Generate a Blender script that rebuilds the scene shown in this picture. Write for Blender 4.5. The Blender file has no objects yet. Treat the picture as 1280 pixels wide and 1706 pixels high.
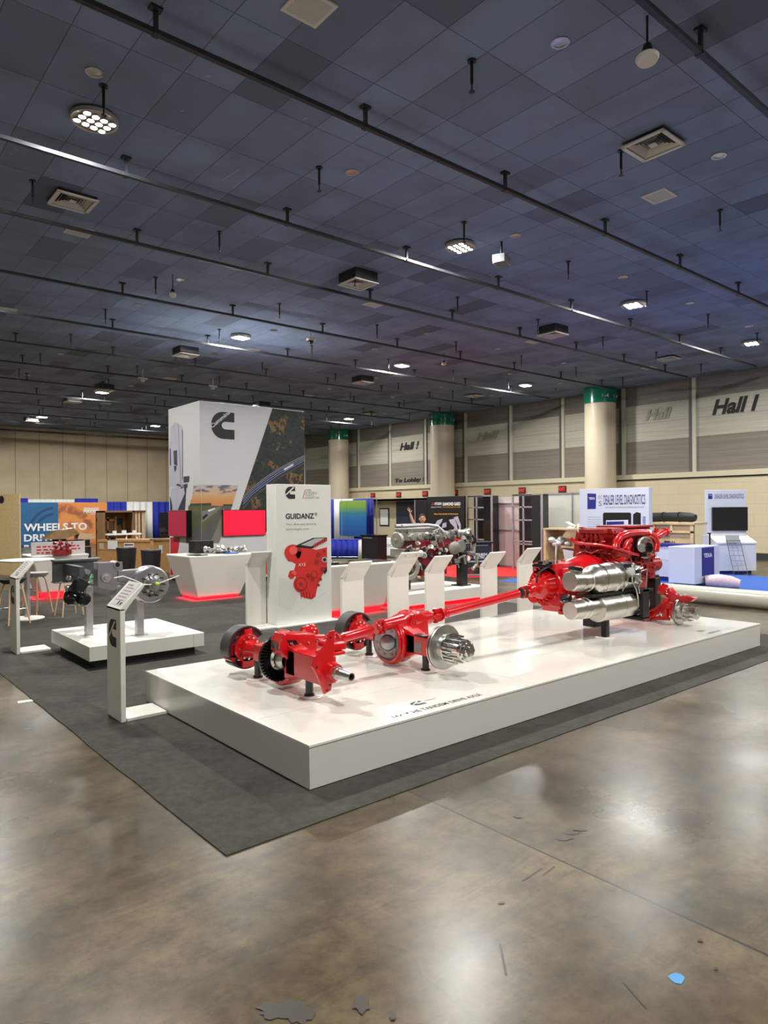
import bpy, math, random
from mathutils import Vector, Matrix
R=math.radians; PI=math.pi
S=bpy.context.scene; COL=S.collection
# ---------------------------------------------------------------- camera
CAM=Vector((0,0,1.9)); FPX=1151.0
yaw,pit,rol=R(49.94),R(-0.197),R(-0.471)
f_=Vector((math.cos(yaw)*math.cos(pit),math.sin(yaw)*math.cos(pit),math.sin(pit)))
r0=Vector((math.sin(yaw),-math.cos(yaw),0)); u0=r0.cross(f_)
r_=math.cos(rol)*r0+math.sin(rol)*u0; u_=-math.sin(rol)*r0+math.cos(rol)*u0
cd=bpy.data.cameras.new('camera'); cam=bpy.data.objects.new('camera',cd); COL.objects.link(cam)
cam.matrix_world=Matrix(((r_.x,u_.x,-f_.x,0),(r_.y,u_.y,-f_.y,0),(r_.z,u_.z,-f_.z,1.9),(0,0,0,1)))
cd.sensor_fit='VERTICAL'; cd.sensor_height=36; cd.lens=FPX*36/1706; cd.clip_end=200
S.camera=cam
S.view_settings.view_transform='Standard'; S.view_settings.look='None'; S.view_settings.gamma=1
S.view_settings.use_curve_mapping=False; S.view_settings.exposure=0.05
W=bpy.data.worlds.new('world'); S.world=W; W.use_nodes=True
W.node_tree.nodes['Background'].inputs[0].default_value=(.8,.85,1,1); W.node_tree.nodes['Background'].inputs[1].default_value=.05
LAMP_E=2900.0; LAMP_COL=(1,.99,.945)
# ---------------------------------------------------------------- survey: where a sight line meets a measured plane of the hall
def ray(x,y): return f_*FPX+r_*(x-640)-u_*(y-853)
def onz(x,y,z=0): d=ray(x,y); return CAM+d*((z-1.9)/d.z)
def onx(x,y,X): d=ray(x,y); return CAM+d*(X/d.x)
def ony(x,y,Y): d=ray(x,y); return CAM+d*(Y/d.y)
# ---------------------------------------------------------------- materials
MATS={}
def mat(name,c,rough=.5,metal=0,coat=0,emit=0,var=.06,sc=6,bump=0,bsc=60,trans=0,ior=1.45,spec=.5,alpha=1):
    if name in MATS: return MATS[name]
    m=bpy.data.materials.new(name); m.use_nodes=True; nt=m.node_tree; n=nt.nodes; l=nt.links; b=n['Principled BSDF']
    b.inputs['Roughness'].default_value=rough; b.inputs['Metallic'].default_value=metal
    b.inputs['Coat Weight'].default_value=coat; b.inputs['Coat Roughness'].default_value=.06
    b.inputs['Transmission Weight'].default_value=trans; b.inputs['IOR'].default_value=ior
    b.inputs['Specular IOR Level'].default_value=spec; b.inputs['Alpha'].default_value=alpha
    tc=n.new('ShaderNodeTexCoord'); no=n.new('ShaderNodeTexNoise'); no.inputs['Scale'].default_value=sc; no.inputs['Detail'].default_value=4
    l.new(tc.outputs['Object'],no.inputs['Vector'])
    mr=n.new('ShaderNodeMapRange'); mr.inputs['To Min'].default_value=1-var; mr.inputs['To Max'].default_value=1+var
    l.new(no.outputs['Fac'],mr.inputs['Value'])
    mx=n.new('ShaderNodeMix'); mx.data_type='RGBA'; mx.blend_type='MULTIPLY'; mx.inputs['Factor'].default_value=1
    mx.inputs['A'].default_value=(*c,1); l.new(mr.outputs['Result'],mx.inputs['B']); l.new(mx.outputs['Result'],b.inputs['Base Color'])
    if emit: b.inputs['Emission Color'].default_value=(*c,1); b.inputs['Emission Strength'].default_value=emit
    if bump:
        n2=n.new('ShaderNodeTexNoise'); n2.inputs['Scale'].default_value=bsc; l.new(tc.outputs['Object'],n2.inputs['Vector'])
        bp=n.new('ShaderNodeBump'); bp.inputs['Strength'].default_value=bump; bp.inputs['Distance'].default_value=.01
        l.new(n2.outputs['Fac'],bp.inputs['Height']); l.new(bp.outputs['Normal'],b.inputs['Normal'])
    MATS[name]=m; return m
def nodes(name,rough=.5):
    m=bpy.data.materials.new(name); m.use_nodes=True; nt=m.node_tree; MATS[name]=m
    b=nt.nodes['Principled BSDF']; b.inputs['Roughness'].default_value=rough
    class N: pass
    q=N(); q.nt=nt; q.b=b
    q.new=lambda t,**k:_mk(nt,t,k); q.link=lambda a,b_:nt.links.new(a,b_)
    g=nt.nodes.new('ShaderNodeNewGeometry'); q.pos=g.outputs['Position']
    def math_(op,a,b_=None,c=None):
        x=nt.nodes.new('ShaderNodeMath'); x.operation=op
        for i,v in enumerate((a,b_,c)):
            if v is None: continue
            if isinstance(v,(int,float)): x.inputs[i].default_value=v
            else: nt.links.new(v,x.inputs[i])
        return x.outputs[0]
    q.math=math_
    def ramp(fac,stops,const=False):
        x=nt.nodes.new('ShaderNodeValToRGB'); 
        if const: x.color_ramp.interpolation='CONSTANT'
        e=x.color_ramp.elements
        while len(e)<len(stops): e.new(.5)
        for k,(p,c) in enumerate(stops): e[k].position=p; e[k].color=(*c,1) if len(c)==3 else c
        nt.links.new(fac,x.inputs[0]); return x.outputs['Color']
    q.ramp=ramp
    def noise(scale,detail=4,vec=None,dist=0,rough=.5):
        x=nt.nodes.new('ShaderNodeTexNoise'); x.inputs['Scale'].default_value=scale; x.inputs['Detail'].default_value=detail
        x.inputs['Distortion'].default_value=dist; x.inputs['Roughness'].default_value=rough
        nt.links.new(vec if vec is not None else q.pos,x.inputs['Vector']); return x.outputs['Fac']
    q.noise=noise
    def mix(f,a,b_,mode='MIX'):
        x=nt.nodes.new('ShaderNodeMix'); x.data_type='RGBA'; x.blend_type=mode
        for s,v in (('Factor',f),('A',a),('B',b_)):
            if isinstance(v,(int,float)): x.inputs[s].default_value=v
            elif isinstance(v,tuple): x.inputs[s].default_value=(*v,1)
            else: nt.links.new(v,x.inputs[s])
        return x.outputs['Result']
    q.mix=mix
    def xyz(v=None):
        x=nt.nodes.new('ShaderNodeSeparateXYZ'); nt.links.new(v if v is not None else q.pos,x.inputs[0]); return x.outputs
    q.xyz=xyz
    def bump(h,strength=.3,dist=.01):
        x=nt.nodes.new('ShaderNodeBump'); x.inputs['Strength'].default_value=strength; x.inputs['Distance'].default_value=dist
        nt.links.new(h,x.inputs['Height']); nt.links.new(x.outputs['Normal'],b.inputs['Normal'])
    q.bump=bump
    q.base=lambda c: nt.links.new(c,b.inputs['Base Color'])
    return q
def _mk(nt,t,k):
    x=nt.nodes.new(t)
    for a,b in k.items(): setattr(x,a,b)
    return x
WHITE=mat('white_laminate',(.74,.72,.655),.38,spec=.55,var=.02)
DECK=mat('white_gloss_deck',(.75,.73,.665),.14,coat=.2,var=.03,sc=2)
WHITEC=mat('cool_white_panel',(.70,.70,.72),.45,var=.02)
RED=mat('gloss_red_paint',(.60,.006,.010),.24,coat=.6,var=.12,sc=9,bump=.05,bsc=35)
RED2=mat('deep_red_casting',(.30,.005,.008),.32,coat=.45,var=.45,sc=16,bump=.5,bsc=42)
BLK=mat('satin_black',(.012,.012,.013),.35,var=.1)
BLKG=mat('gloss_black',(.008,.008,.009),.12,coat=.5)
RUB=mat('black_rubber',(.02,.019,.019),.6,bump=.2)
LINING=mat('dark_lining',(.045,.042,.042),.45,bump=.3,bsc=80)
SIL=mat('machined_steel',(.58,.565,.54),.33,1,var=.1,sc=14)
SILD=mat('dark_steel',(.26,.26,.26),.35,1,var=.2,sc=20)
CHR=mat('bright_chrome',(.70,.69,.67),.17,1,var=.05)
STAIN=mat('brushed_stainless',(.70,.67,.61),.30,1,var=.12,sc=5)
GREYP=mat('grey_paint',(.30,.30,.31),.4,.4,var=.15)
ALU=mat('aluminium_post',(.50,.48,.50),.3,.7,var=.06)
CLEAR=mat('clear_dome',(.95,.96,.97),.03,trans=1,ior=1.12,var=0)
INK=mat('black_ink',(.012,.012,.012),.5)
INKG=mat('grey_ink',(.20,.20,.20),.5)
INKR=mat('red_ink',(.60,.02,.03),.5)
REDL=mat('red_light_strip',(1,.02,.04),.5,emit=2.2)
PLY=mat('osb_wood',(.74,.55,.27),.7,var=.3,sc=25)
CRATE=mat('crate_wood',(.50,.26,.10),.75,var=.35,sc=18)
CRATED=mat('crate_wood_brown',(.26,.135,.06),.75,var=.35,sc=14)
PALEW=mat('pale_timber',(.60,.45,.26),.65,var=.2,sc=12)
LEGW=mat('oak_leg',(.60,.38,.20),.5,var=.2,sc=12)
CARD=mat('cardboard',(.45,.31,.18),.8,var=.15)
BLUEF=mat('blue_drape',(.012,.022,.30),.75,var=.3,sc=5)
WHITEF=mat('white_drape',(.62,.62,.60),.8,var=.08,sc=5)
NAVY=mat('navy_sign',(.018,.022,.22),.45)
TXW=mat('lilac_white_panel',(.62,.64,.74),.35,var=.02)
SCRB=mat('dark_screen',(.008,.009,.011),.1,coat=.4)
FILM=mat('black_plastic_film',(.012,.012,.012),.12,coat=.6,bump=.6,bsc=14)
PAPER=mat('white_paper',(.75,.75,.73),.6)
FELT=mat('charcoal_felt',(.025,.028,.03),.9)
# ---------------------------------------------------------------- mesh builder
def frame(d):
    d=Vector(d).normalized(); a=Vector((0,0,1)) if abs(d.z)<.95 else Vector((1,0,0))
    u=d.cross(a).normalized(); return u,d.cross(u).normalized(),d
class MB:
    def __init__(s): s.v=[];s.f=[];s.m=[]
    def add(s,vs,fs,mi=0):
        o=len(s.v); s.v+=[Vector(v) for v in vs]
        for f in fs: s.f.append([i+o for i in f]); s.m.append(mi)
        return s
    def box(s,a,b,mi=0,rz=0,c=None):
        x0,y0,z0=a;x1,y1,z1=b
        vs=[Vector(p) for p in ((x0,y0,z0),(x1,y0,z0),(x1,y1,z0),(x0,y1,z0),(x0,y0,z1),(x1,y0,z1),(x1,y1,z1),(x0,y1,z1))]
        if rz:
            c=Vector(c) if c else sum(vs,Vector())/8; m=Matrix.Rotation(rz,3,'Z'); vs=[m@(v-c)+c for v in vs]
        return s.add(vs,[(0,3,2,1),(4,5,6,7),(0,1,5,4),(1,2,6,5),(2,3,7,6),(3,0,4,7)],mi)
    def bar(s,p,q,w,h,mi=0,up=(0,0,1)):
        p=Vector(p);q=Vector(q);d=(q-p).normalized();up=Vector(up)
        if abs(d.dot(up))>.98: up=Vector((1,0,0))
        x=d.cross(up).normalized();y=x.cross(d)
        vs=[]
        for e in (p,q):
            for a,b in ((-1,-1),(1,-1),(1,1),(-1,1)): vs.append(e+x*a*w/2+y*b*h/2)
        return s.add(vs,[(3,2,1,0),(4,5,6,7),(0,1,5,4),(1,2,6,5),(2,3,7,6),(3,0,4,7)],mi)
    def lathe(s,o,d,prof,n=28,mi=0,a0=0,a1=2*PI,cap=True):
        o=Vector(o);u,w,d=frame(d); full=abs(a1-a0-2*PI)<1e-4; k=n if full else n+1; b=len(s.v)
        for t,r in prof:
            for i in range(k):
                a=a0+(a1-a0)*i/n; s.v.append(o+d*t+(u*math.cos(a)+w*math.sin(a))*max(r,1e-5))
        for j in range(len(prof)-1):
            for i in range(n if full else n):
                i2=(i+1)%k
                if not full and i+1>=k: continue
                s.f.append([b+j*k+i,b+j*k+i2,b+(j+1)*k+i2,b+(j+1)*k+i]); s.m.append(mi)
        if full and cap:
            if prof[0][1]>1e-4: s.f.append([b+i for i in range(k)][::-1]); s.m.append(mi)
            if prof[-1][1]>1e-4: s.f.append([b+(len(prof)-1)*k+i for i in range(k)]); s.m.append(mi)
        return s
    def cyl(s,p,q,r,r2=None,n=24,mi=0):
        p=Vector(p);q=Vector(q); return s.lathe(p,q-p,[(0,r),((q-p).length,r if r2 is None else r2)],n,mi)
    def ring(s,o,d,h,ri,ro,n=36,mi=0,a0=0,a1=2*PI):
        full=abs(a1-a0-2*PI)<1e-4
        s.lathe(o,d,[(0,ri),(0,ro),(h,ro),(h,ri),(0,ri)],n,mi,a0,a1,cap=False)
        if not full:
            oo=Vector(o);u,w,dd=frame(d)
            for a in (a0,a1):
                e=u*math.cos(a)+w*math.sin(a); s.add([oo+e*ri,oo+e*ro,oo+e*ro+dd*h,oo+e*ri+dd*h],[(0,1,2,3)],mi)
        return s
    def sph(s,c,r,n=16,mi=0,sc=(1,1,1),d=(0,0,1)):
        o=len(s.v); prof=[(-r*math.cos(PI*i/(n//2)),r*math.sin(PI*i/(n//2))) for i in range(n//2+1)]
        s.lathe((0,0,0),d,prof,n,mi)
        for i in range(o,len(s.v)):
            v=s.v[i]; s.v[i]=Vector((v.x*sc[0],v.y*sc[1],v.z*sc[2]))+Vector(c)
        return s
    def tube(s,pts,r,n=10,mi=0,cap=True):
        pts=[Vector(p) for p in pts]; b=len(s.v); N=len(pts); rr=r if isinstance(r,(list,tuple)) else [r]*N
        pu=None
        for i,p in enumerate(pts):
            t=(pts[min(i+1,N-1)]-pts[max(i-1,0)]).normalized()
            if pu is None: u=frame(t)[0]
            else:
                u=pu-t*pu.dot(t); u=u.normalized() if u.length>1e-6 else frame(t)[0]
            pu=u; w=t.cross(u)
            for k in range(n):
                a=2*PI*k/n; s.v.append(p+(u*math.cos(a)+w*math.sin(a))*rr[i])
        for i in range(N-1):
            for k in range(n): s.f.append([b+i*n+k,b+i*n+(k+1)%n,b+(i+1)*n+(k+1)%n,b+(i+1)*n+k]); s.m.append(mi)
        if cap:
            s.f.append([b+k for k in range(n)][::-1]); s.m.append(mi); s.f.append([b+(N-1)*n+k for k in range(n)]); s.m.append(mi)
        return s
    def prism(s,pts,off,mi=0):
        pts=[Vector(p) for p in pts];off=Vector(off);n=len(pts)
        s.add(pts+[p+off for p in pts],[list(range(n))[::-1],list(range(n,2*n))]+[(i,(i+1)%n,n+(i+1)%n,n+i) for i in range(n)],mi); return s
    def poly(s,pts,mi=0): return s.add(pts,[list(range(len(pts)))],mi)
    def mx(s):
        for v in s.v:
            if v.x<9.12: v.x=8.05+(v.x-7.42)*.629
        return s
    def build(s,name,mats,parent=None,org=None,bevel=0,sharp=35,label=None):
        me=bpy.data.meshes.new(name)
        if org is None: org=ORG.get(parent.name,Vector()) if parent else Vector()
        org=Vector(org)
        me.from_pydata([v-org for v in s.v],[],s.f); me.update()
        if not isinstance(mats,(list,tuple)): mats=[mats]
        for m in mats: me.materials.append(m)
        for p,mi in zip(me.polygons,s.m): p.material_index=min(mi,len(mats)-1)
        me.shade_smooth()
        try: me.set_sharp_from_angle(angle=R(sharp))
        except Exception: pass
        o=bpy.data.objects.new(name,me); COL.objects.link(o)
        if parent: o.parent=parent; ORG[o.name]=org
        else: o.location=org; ORG[o.name]=org
        if bevel:
            md=o.modifiers.new('bevel','BEVEL'); md.width=bevel; md.segments=2; md.limit_method='ANGLE'; md.angle_limit=R(40); md.harden_normals=False
        if label: o['label']=label
        return o
ORG={}
def tag(o,label,cat,group=None):
    o['label']=label; o['category']=cat
    if group: o['group']=group
    return o
def thing(name,label,cat,loc=(0,0,0),group=None):
    o=bpy.data.objects.new(name,None); COL.objects.link(o); o.location=loc; o.empty_display_size=.1
    ORG[o.name]=Vector(loc); return tag(o,label,cat,group)
def struct(o): o['kind']='structure'; return o
def dup(o,loc=None,rz=None,label=None,parent=None,group=None):
    c=o.copy(); COL.objects.link(c); ORG[c.name]=ORG.get(o.name,Vector())
    if parent: c.parent=parent
    if loc is not None: c.location=loc
    if rz is not None: c.rotation_euler=(0,0,rz)
    if label: c['label']=label
    if group: c['group']=group
    for ch in [x for x in bpy.data.objects if x.parent==o]: dup(ch,parent=c)
    return c
def text(name,s,p,ux,uy,w,h,m,parent=None,bold=0,shear=0,depth=.001,org=None):
    cu=bpy.data.curves.new('t','FONT'); cu.body=s; cu.offset=bold; cu.shear=shear; cu.resolution_u=3
    to=bpy.data.objects.new('t',cu); COL.objects.link(to); bpy.context.view_layer.update()
    me=bpy.data.meshes.new_from_object(to.evaluated_get(bpy.context.evaluated_depsgraph_get()))
    bpy.data.objects.remove(to); vs=[v.co.copy() for v in me.vertices]; fs=[list(q.vertices) for q in me.polygons]
    x0=min(v.x for v in vs);x1=max(v.x for v in vs);y0=min(v.y for v in vs);y1=max(v.y for v in vs)
    p=Vector(p);ux=Vector(ux).normalized();uy=Vector(uy).normalized();nz=ux.cross(uy)
    mb=MB(); P=[p+ux*(v.x-x0)/(x1-x0)*w+uy*(v.y-y0)/(y1-y0)*h for v in vs]
    mb.add([q+nz*depth for q in P],fs)
    if depth>.004:
        mb.add(P,[f[::-1] for f in fs]); ec={}
        for f in fs:
            for i in range(len(f)):
                a,b=f[i],f[(i+1)%len(f)]; k=(min(a,b),max(a,b)); ec.setdefault(k,[]).append((a,b))
        n=len(P)
        for k,e in ec.items():
            if len(e)==1: a,b=e[0]; mb.add([P[a],P[b],P[b]+nz*depth,P[a]+nz*depth],[(0,1,2,3)])
    bpy.data.meshes.remove(me)
    return mb.build(name,m,parent,org)
def clogo(name,p,ux,uy,w,h,m,mw,parent,word=None):
    """C shaped emblem with a slanted stripe"""
    p=Vector(p);ux=Vector(ux).normalized();uy=Vector(uy).normalized();nz=ux.cross(uy)
    def q(a,b,k=0): return p+ux*a*w+uy*b*h+nz*(.0012+k*.0012)
    pts=[(1,1),(.5,1)]; n=14
    out=[(.5-.5*math.sin(PI*i/n),.5+.5*math.cos(PI*i/n)) for i in range(n+1)]+[(1,0)]
    inn=[(1,.36),(.68,.36)]+[(.62-.17*math.sin(PI*i/8),.5-.14*math.cos(PI*i/8)) for i in range(9)]+[(1,.64)]
    inn=[(1,.36)]+[(.62-.17*math.sin(PI*i/8),.5-.14*math.cos(PI*i/8)) for i in range(9)]+[(1,.64)]
    mb=MB(); up=[(1,1)]+out[:n//2+1]; lo=out[n//2:]
    # split in two concave-safe strips: outer/inner ladder
    O=[(1,1)]+out; m2=len(O); I=[]
    L=[(1,.64)]+[(.62-.17*math.sin(PI*i/n),.5+.14*math.cos(PI*i/n)) for i in range(n+1)]+[(1,.36)]
    O=[(1,1)]+out[:n+1]+[(1,0)]
    for i in range(len(O)-1): mb.poly([q(*O[i]),q(*O[i+1]),q(*L[i+1]),q(*L[i])])
    lg=mb.build(name,m,parent)
    if not word:
        s=MB(); s.poly([q(.02,.36,1),q(.10,.30,1),q(.92,.92,1),q(.80,.97,1)]); s.build('emblem_stripe',mw,lg)
    else:
        d=(ux*w*.80+uy*h*.62).normalized(); e=nz.cross(d)
        text('emblem_word',word,q(.04,.36,1),d,e,w*1.02,h*.15,mw,lg,bold=.03)
    return lg
# ================================================================ SETTING
XW=26.1; YB=44.0; CH=6.85; X0=-12.0; Y0=-12.0
# floor: polished, stained concrete with saw-cut joints
q=nodes('polished_concrete',.28)
n1=q.noise(.35,6,rough=.6); n2=q.noise(2.2,6,rough=.6); n5=q.noise(.7,3); n3=q.noise(30,5,rough=.7); n4=q.noise(.8,6,dist=.4)
c1=q.ramp(n1,[(.30,(.058,.042,.024)),(.50,(.108,.081,.046)),(.70,(.175,.133,.075))])
c2=q.ramp(n2,[(.28,(.50,.46,.42)),(.5,(.92,.89,.84)),(.72,(1.35,1.32,1.27))])
c=q.mix(1.0,c1,c2,'MULTIPLY')
c=q.mix(q.math('MULTIPLY',q.ramp(n4,[(.45,(0,0,0)),(.80,(1,1,1))]),.6),c,(.045,.045,.036))
c=q.mix(q.math('MULTIPLY',q.ramp(n3,[(.58,(0,0,0)),(.68,(1,1,1))]),.5),c,(.05,.04,.03))
mpf=q.new('ShaderNodeMapping'); q.link(q.pos,mpf.inputs['Vector']); mpf.inputs['Scale'].default_value=(.5,3.2,1); mpf.inputs['Rotation'].default_value=(0,0,.7)
n6=q.noise(2.6,8,vec=mpf.outputs[0],dist=.8,rough=.7); n7=q.noise(7,8,rough=.75)
c=q.mix(q.math('MULTIPLY',q.ramp(n6,[(.50,(0,0,0)),(.68,(1,1,1))]),.7),c,(.050,.043,.035))
c=q.mix(1.0,c,q.ramp(n7,[(.32,(.60,.57,.54)),(.5,(1,1,1)),(.66,(1.30,1.28,1.24))]),'MULTIPLY')
px=q.xyz(); 
c=q.mix(q.math('GREATER_THAN',px[0],3.11),c,q.mix(1.0,c,(.78,.80,.80),'MULTIPLY'))
def joint(o,per,w=.008):
    a=q.math('SUBTRACT',o[0],o[1]); a=q.math('ABSOLUTE',q.math('SUBTRACT',q.math('WRAP',a,per,0),0)); 
    b_=q.math('SUBTRACT',per,a); a=q.math('MINIMUM',a,b_); return q.math('LESS_THAN',a,w)
j=joint((px[0],3.11),9.14)
c=q.mix(j,c,(.02,.017,.013))
q.base(c)
rr=q.math('ADD',q.math('MULTIPLY',n5,.34),.135); q.link(rr,q.b.inputs['Roughness'])
q.b.inputs['Specular IOR Level'].default_value=.30
q.bump(n3,.03,.004)
struct(MB().box((X0,Y0,-.2),(XW+.3,YB+.3,0)).build('floor',MATS['polished_concrete']))
# stains
def blob(cx,cy,rx,ry,m,name,z=.0015,n=22,rz=0,jit=.3,seed=1):
    rnd=random.Random(seed); P=[]
    for i in range(n):
        a=2*PI*i/n; k=1+rnd.uniform(-jit,jit); x=rx*k*math.cos(a); y=ry*k*math.sin(a)
        P.append((cx+x*math.cos(rz)-y*math.sin(rz),cy+x*math.sin(rz)+y*math.cos(rz),z))
    return MB().poly(P)
ST=mat('dark_floor_stain',(.035,.025,.016),.4)
b=MB()
for (x,y,a,bb,s) in [(952,1388,.05,.02,1),(940,1398,.045,.018,2),(968,1383,.04,.014,3),(863,1361,.03,.016,4),(470,1685,.09,.05,5),(500,1690,.05,.05,6),(602,1672,.035,.05,7),(1167,1568,.012,.012,8),(1193,1615,.01,.008,9),(655,1695,.012,.02,10),(836,1505,.02,.006,11)]:
    p=onz(x,y); m_=blob(p.x,p.y,a,bb,None,'',z=.0012+.0004*s,rz=R(-40),seed=s); b.add(m_.v,m_.f)
for (x0,y0,x1,y1) in [(905,1458,924,1444),(870,1468,903,1447),(833,1572,844,1625),(1040,1637,1078,1680)]:
    p,r2=onz(x0,y0),onz(x1,y1); d=(r2-p).normalized().cross(Vector((0,0,1)))*.005
    b.poly([p-d+Vector((0,0,.0015)),r2-d+Vector((0,0,.0015)),r2+d+Vector((0,0,.0015)),p+d+Vector((0,0,.0015))])
o=b.build('floor_stain',ST); o['kind']='stuff'; o['label']='dark oil stains and scuffs on the bare concrete'; o['category']='floor stain'
# ceiling : 2x4 tiles, some darker, hairline grid
q=nodes('ceiling_tiles',.85); px=q.xyz()
tx=q.math('DIVIDE',q.math('SUBTRACT',px[0],3.474-60),.5985); ty=q.math('DIVIDE',q.math('SUBTRACT',px[1],6.2-120),1.2)
cmb=q.new('ShaderNodeCombineXYZ'); q.link(q.math('FLOOR',tx),cmb.inputs[0]); q.link(q.math('FLOOR',ty),cmb.inputs[1])
wn=q.new('ShaderNodeTexWhiteNoise'); q.link(cmb.outputs[0],wn.inputs['Vector'])
tc=q.ramp(wn.outputs['Value'],[(0,(.085,.110,.170)),(.12,(.145,.192,.295)),(.35,(.185,.245,.375)),(1,(.212,.282,.430))])
fx=q.math('ABSOLUTE',q.math('SUBTRACT',q.math('FRACT',tx),.5)); fy=q.math('ABSOLUTE',q.math('SUBTRACT',q.math('FRACT',ty),.5))
ln=q.math('MAXIMUM',q.math('GREATER_THAN',fx,.49),q.math('GREATER_THAN',fy,.495))
sp=q.noise(120,2); sp2=q.noise(1.2,3)
tc=q.mix(q.math('MULTIPLY',q.ramp(sp,[(.55,(0,0,0)),(.66,(1,1,1))]),.35),tc,(.30,.33,.42))
tc=q.mix(q.math('MULTIPLY',q.ramp(sp2,[(.3,(1,1,1)),(.6,(0,0,0))]),.4),tc,(.10,.115,.15))
tc=q.mix(q.math('MULTIPLY',ln,.75),tc,(.05,.06,.08)); q.base(tc); q.bump(sp,.2,.004)
struct(MB().box((X0,Y0,CH),(XW+.3,YB+.3,CH+.2)).build('ceiling',MATS['ceiling_tiles']))
# small white scratches on tiles
b=MB(); rnd=random.Random(5)
for (x0,y0,x1,y1) in [(368,302,400,282),(577,203,600,190),(388,313,400,305),(505,60+140,512,196)]:
    p,r2=onz(x0,y0,CH-.002),onz(x1,y1,CH-.002); d=(r2-p).normalized().cross(Vector((0,0,1)))*.004; b.poly([p-d,p+d,r2+d,r2-d])
for k in range(90):
    x=rnd.uniform(2,20);y=rnd.uniform(4,16);a=rnd.uniform(0,PI);L=rnd.uniform(.01,.08);d=Vector((math.cos(a),math.sin(a),0))*L;e=Vector((-d.y,d.x,0)).normalized()*.003;p=Vector((x,y,CH-.002))
    b.poly([p-e,p+e,p+d+e,p+d-e])
o=b.build('ceiling_scuff',mat('chipped_paint',(.45,.46,.5),.8)); o['kind']='stuff'; o['label']='tiny white chips and scratches in the dark tiles'; o['category']='ceiling scuff'
# right wall
q=nodes('wall_upper_panels',.6); px=q.xyz(); zz=q.math('DIVIDE',px[2],7.0)
st=q.ramp(zz,[(0,(.20,.175,.145)),(4.57/7,(.42,.40,.33)),(6.06/7,(.155,.14,.125))],True)
vv=q.new('ShaderNodeMapping'); q.link(q.pos,vv.inputs['Vector']); vv.inputs['Scale'].default_value=(1,.15,6)
w1=q.noise(3,3,vec=vv.outputs[0]); st=q.mix(1.0,st,q.ramp(w1,[(.3,(.82,.82,.82)),(.7,(1.12,1.1,1.08))]),'MULTIPLY')
gl=None
for zc in (3.82,4.57,5.31,6.06):
    g=q.math('LESS_THAN',q.math('ABSOLUTE',q.math('SUBTRACT',px[2],zc)),.012); gl=g if gl is None else q.math('MAXIMUM',gl,g)
st=q.mix(q.math('MULTIPLY',gl,.5),st,(.1,.09,.075)); q.base(st)
q=nodes('wall_block_paint',.55); px=q.xyz()
bk=q.new('ShaderNodeTexBrick'); bk.inputs['Scale'].default_value=1; bk.inputs['Mortar Size'].default_value=.006; bk.inputs['Brick Width'].default_value=.8; bk.inputs['Row Height'].default_value=.4
cm=q.new('ShaderNodeCombineXYZ'); q.link(px[1],cm.inputs[0]); q.link(px[2],cm.inputs[1]); q.link(cm.outputs[0],bk.inputs['Vector'])
bk.inputs['Color1'].default_value=(.56,.48,.32,1); bk.inputs['Color2'].default_value=(.545,.465,.31,1); bk.inputs['Mortar'].default_value=(.46,.385,.25,1)
q.base(bk.outputs['Color'])
WB=MATS['wall_block_paint']; BEI=mat('beige_trim_paint',(.56,.50,.355),.5,var=.03)
b=MB(); DY0,DY1,DH=27.2,33.0,2.42
b.box((XW,Y0,0),(XW+.3,DY0,3.05),0).box((XW,DY1,0),(XW+.3,YB,3.05),0).box((XW,DY0,DH),(XW+.3,DY1,3.05),0)
b.box((XW+.9,DY0-.1,0),(XW+1.1,DY1+.1,DH+.1),0).box((XW,DY0-.15,0),(XW+1,DY0,DH+.05),0).box((XW,DY1,0),(XW+1,DY1+.15,DH+.05),0)
b.box((XW+.06,Y0,3.05),(XW+.3,YB,CH),1)
struct(b.build('wall_right',[WB,MATS['wall_upper_panels']]))
struct(MB().box((XW,DY0,DH),(XW+1.0,DY1,DH+.1)).build('trim_1',BEI))
struct(MB().box((XW-.10,Y0,3.05),(XW+.06,YB,3.25),0).build('trim_2',[BEI]))
struct(MB().box((XW-.03,Y0,3.0),(XW+.02,17,3.05)).build('trim_3',BLK))
struct(MB().box((XW-.03,Y0,0),(XW,12.7,.24)).build('baseboard_right',mat('dark_vinyl',(.03,.035,.035),.5)))
for k in range(-4,11):
    y=12.57+2.977*k if k>-5 else 0
    struct(MB().box((XW-.02,y-.07,3.25),(XW+.07,y+.07,CH),0,).box((XW+.0,y+.07,3.25),(XW+.08,y+.2,CH),1).build('trim_%d'%(8+k),[mat('post_paint',(.50,.47,.38),.45),mat('post_recess',(.10,.09,.075),.6)]))
# doors in the right wall
DB=mat('navy_door',(.022,.032,.05),.4)
for i,y in enumerate((28.25,)):
    d=MB().box((XW+.80,y,0),(XW+.88,y+1.3,2.36)).box((XW+.80,y+1.32,0),(XW+.88,y+2.62,2.36)).build('door_1',DB,org=(XW+.8,y,0)); struct(d)
    b=MB()
    for yy in (y+.12,y+1.42): b.box((XW+.70,yy,.98),(XW+.76,yy+1.1,1.04)); b.box((XW+.74,yy+.05,.96),(XW+.80,yy+.12,1.06)); b.box((XW+.74,yy+.98,.96),(XW+.80,yy+1.05,1.06))
    b.build('push_bar',SILD,d)
b=MB().box((XW+.86,31.6,.9),(XW+.9,32.5,2.0),0).box((XW+.85,31.68,.98),(XW+.87,32.42,1.92),1)
tag(b.build('notice_board',[BLK,PAPER],org=(XW+.86,32,.9)),'small framed white notice beside the navy double doors','notice board')
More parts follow.
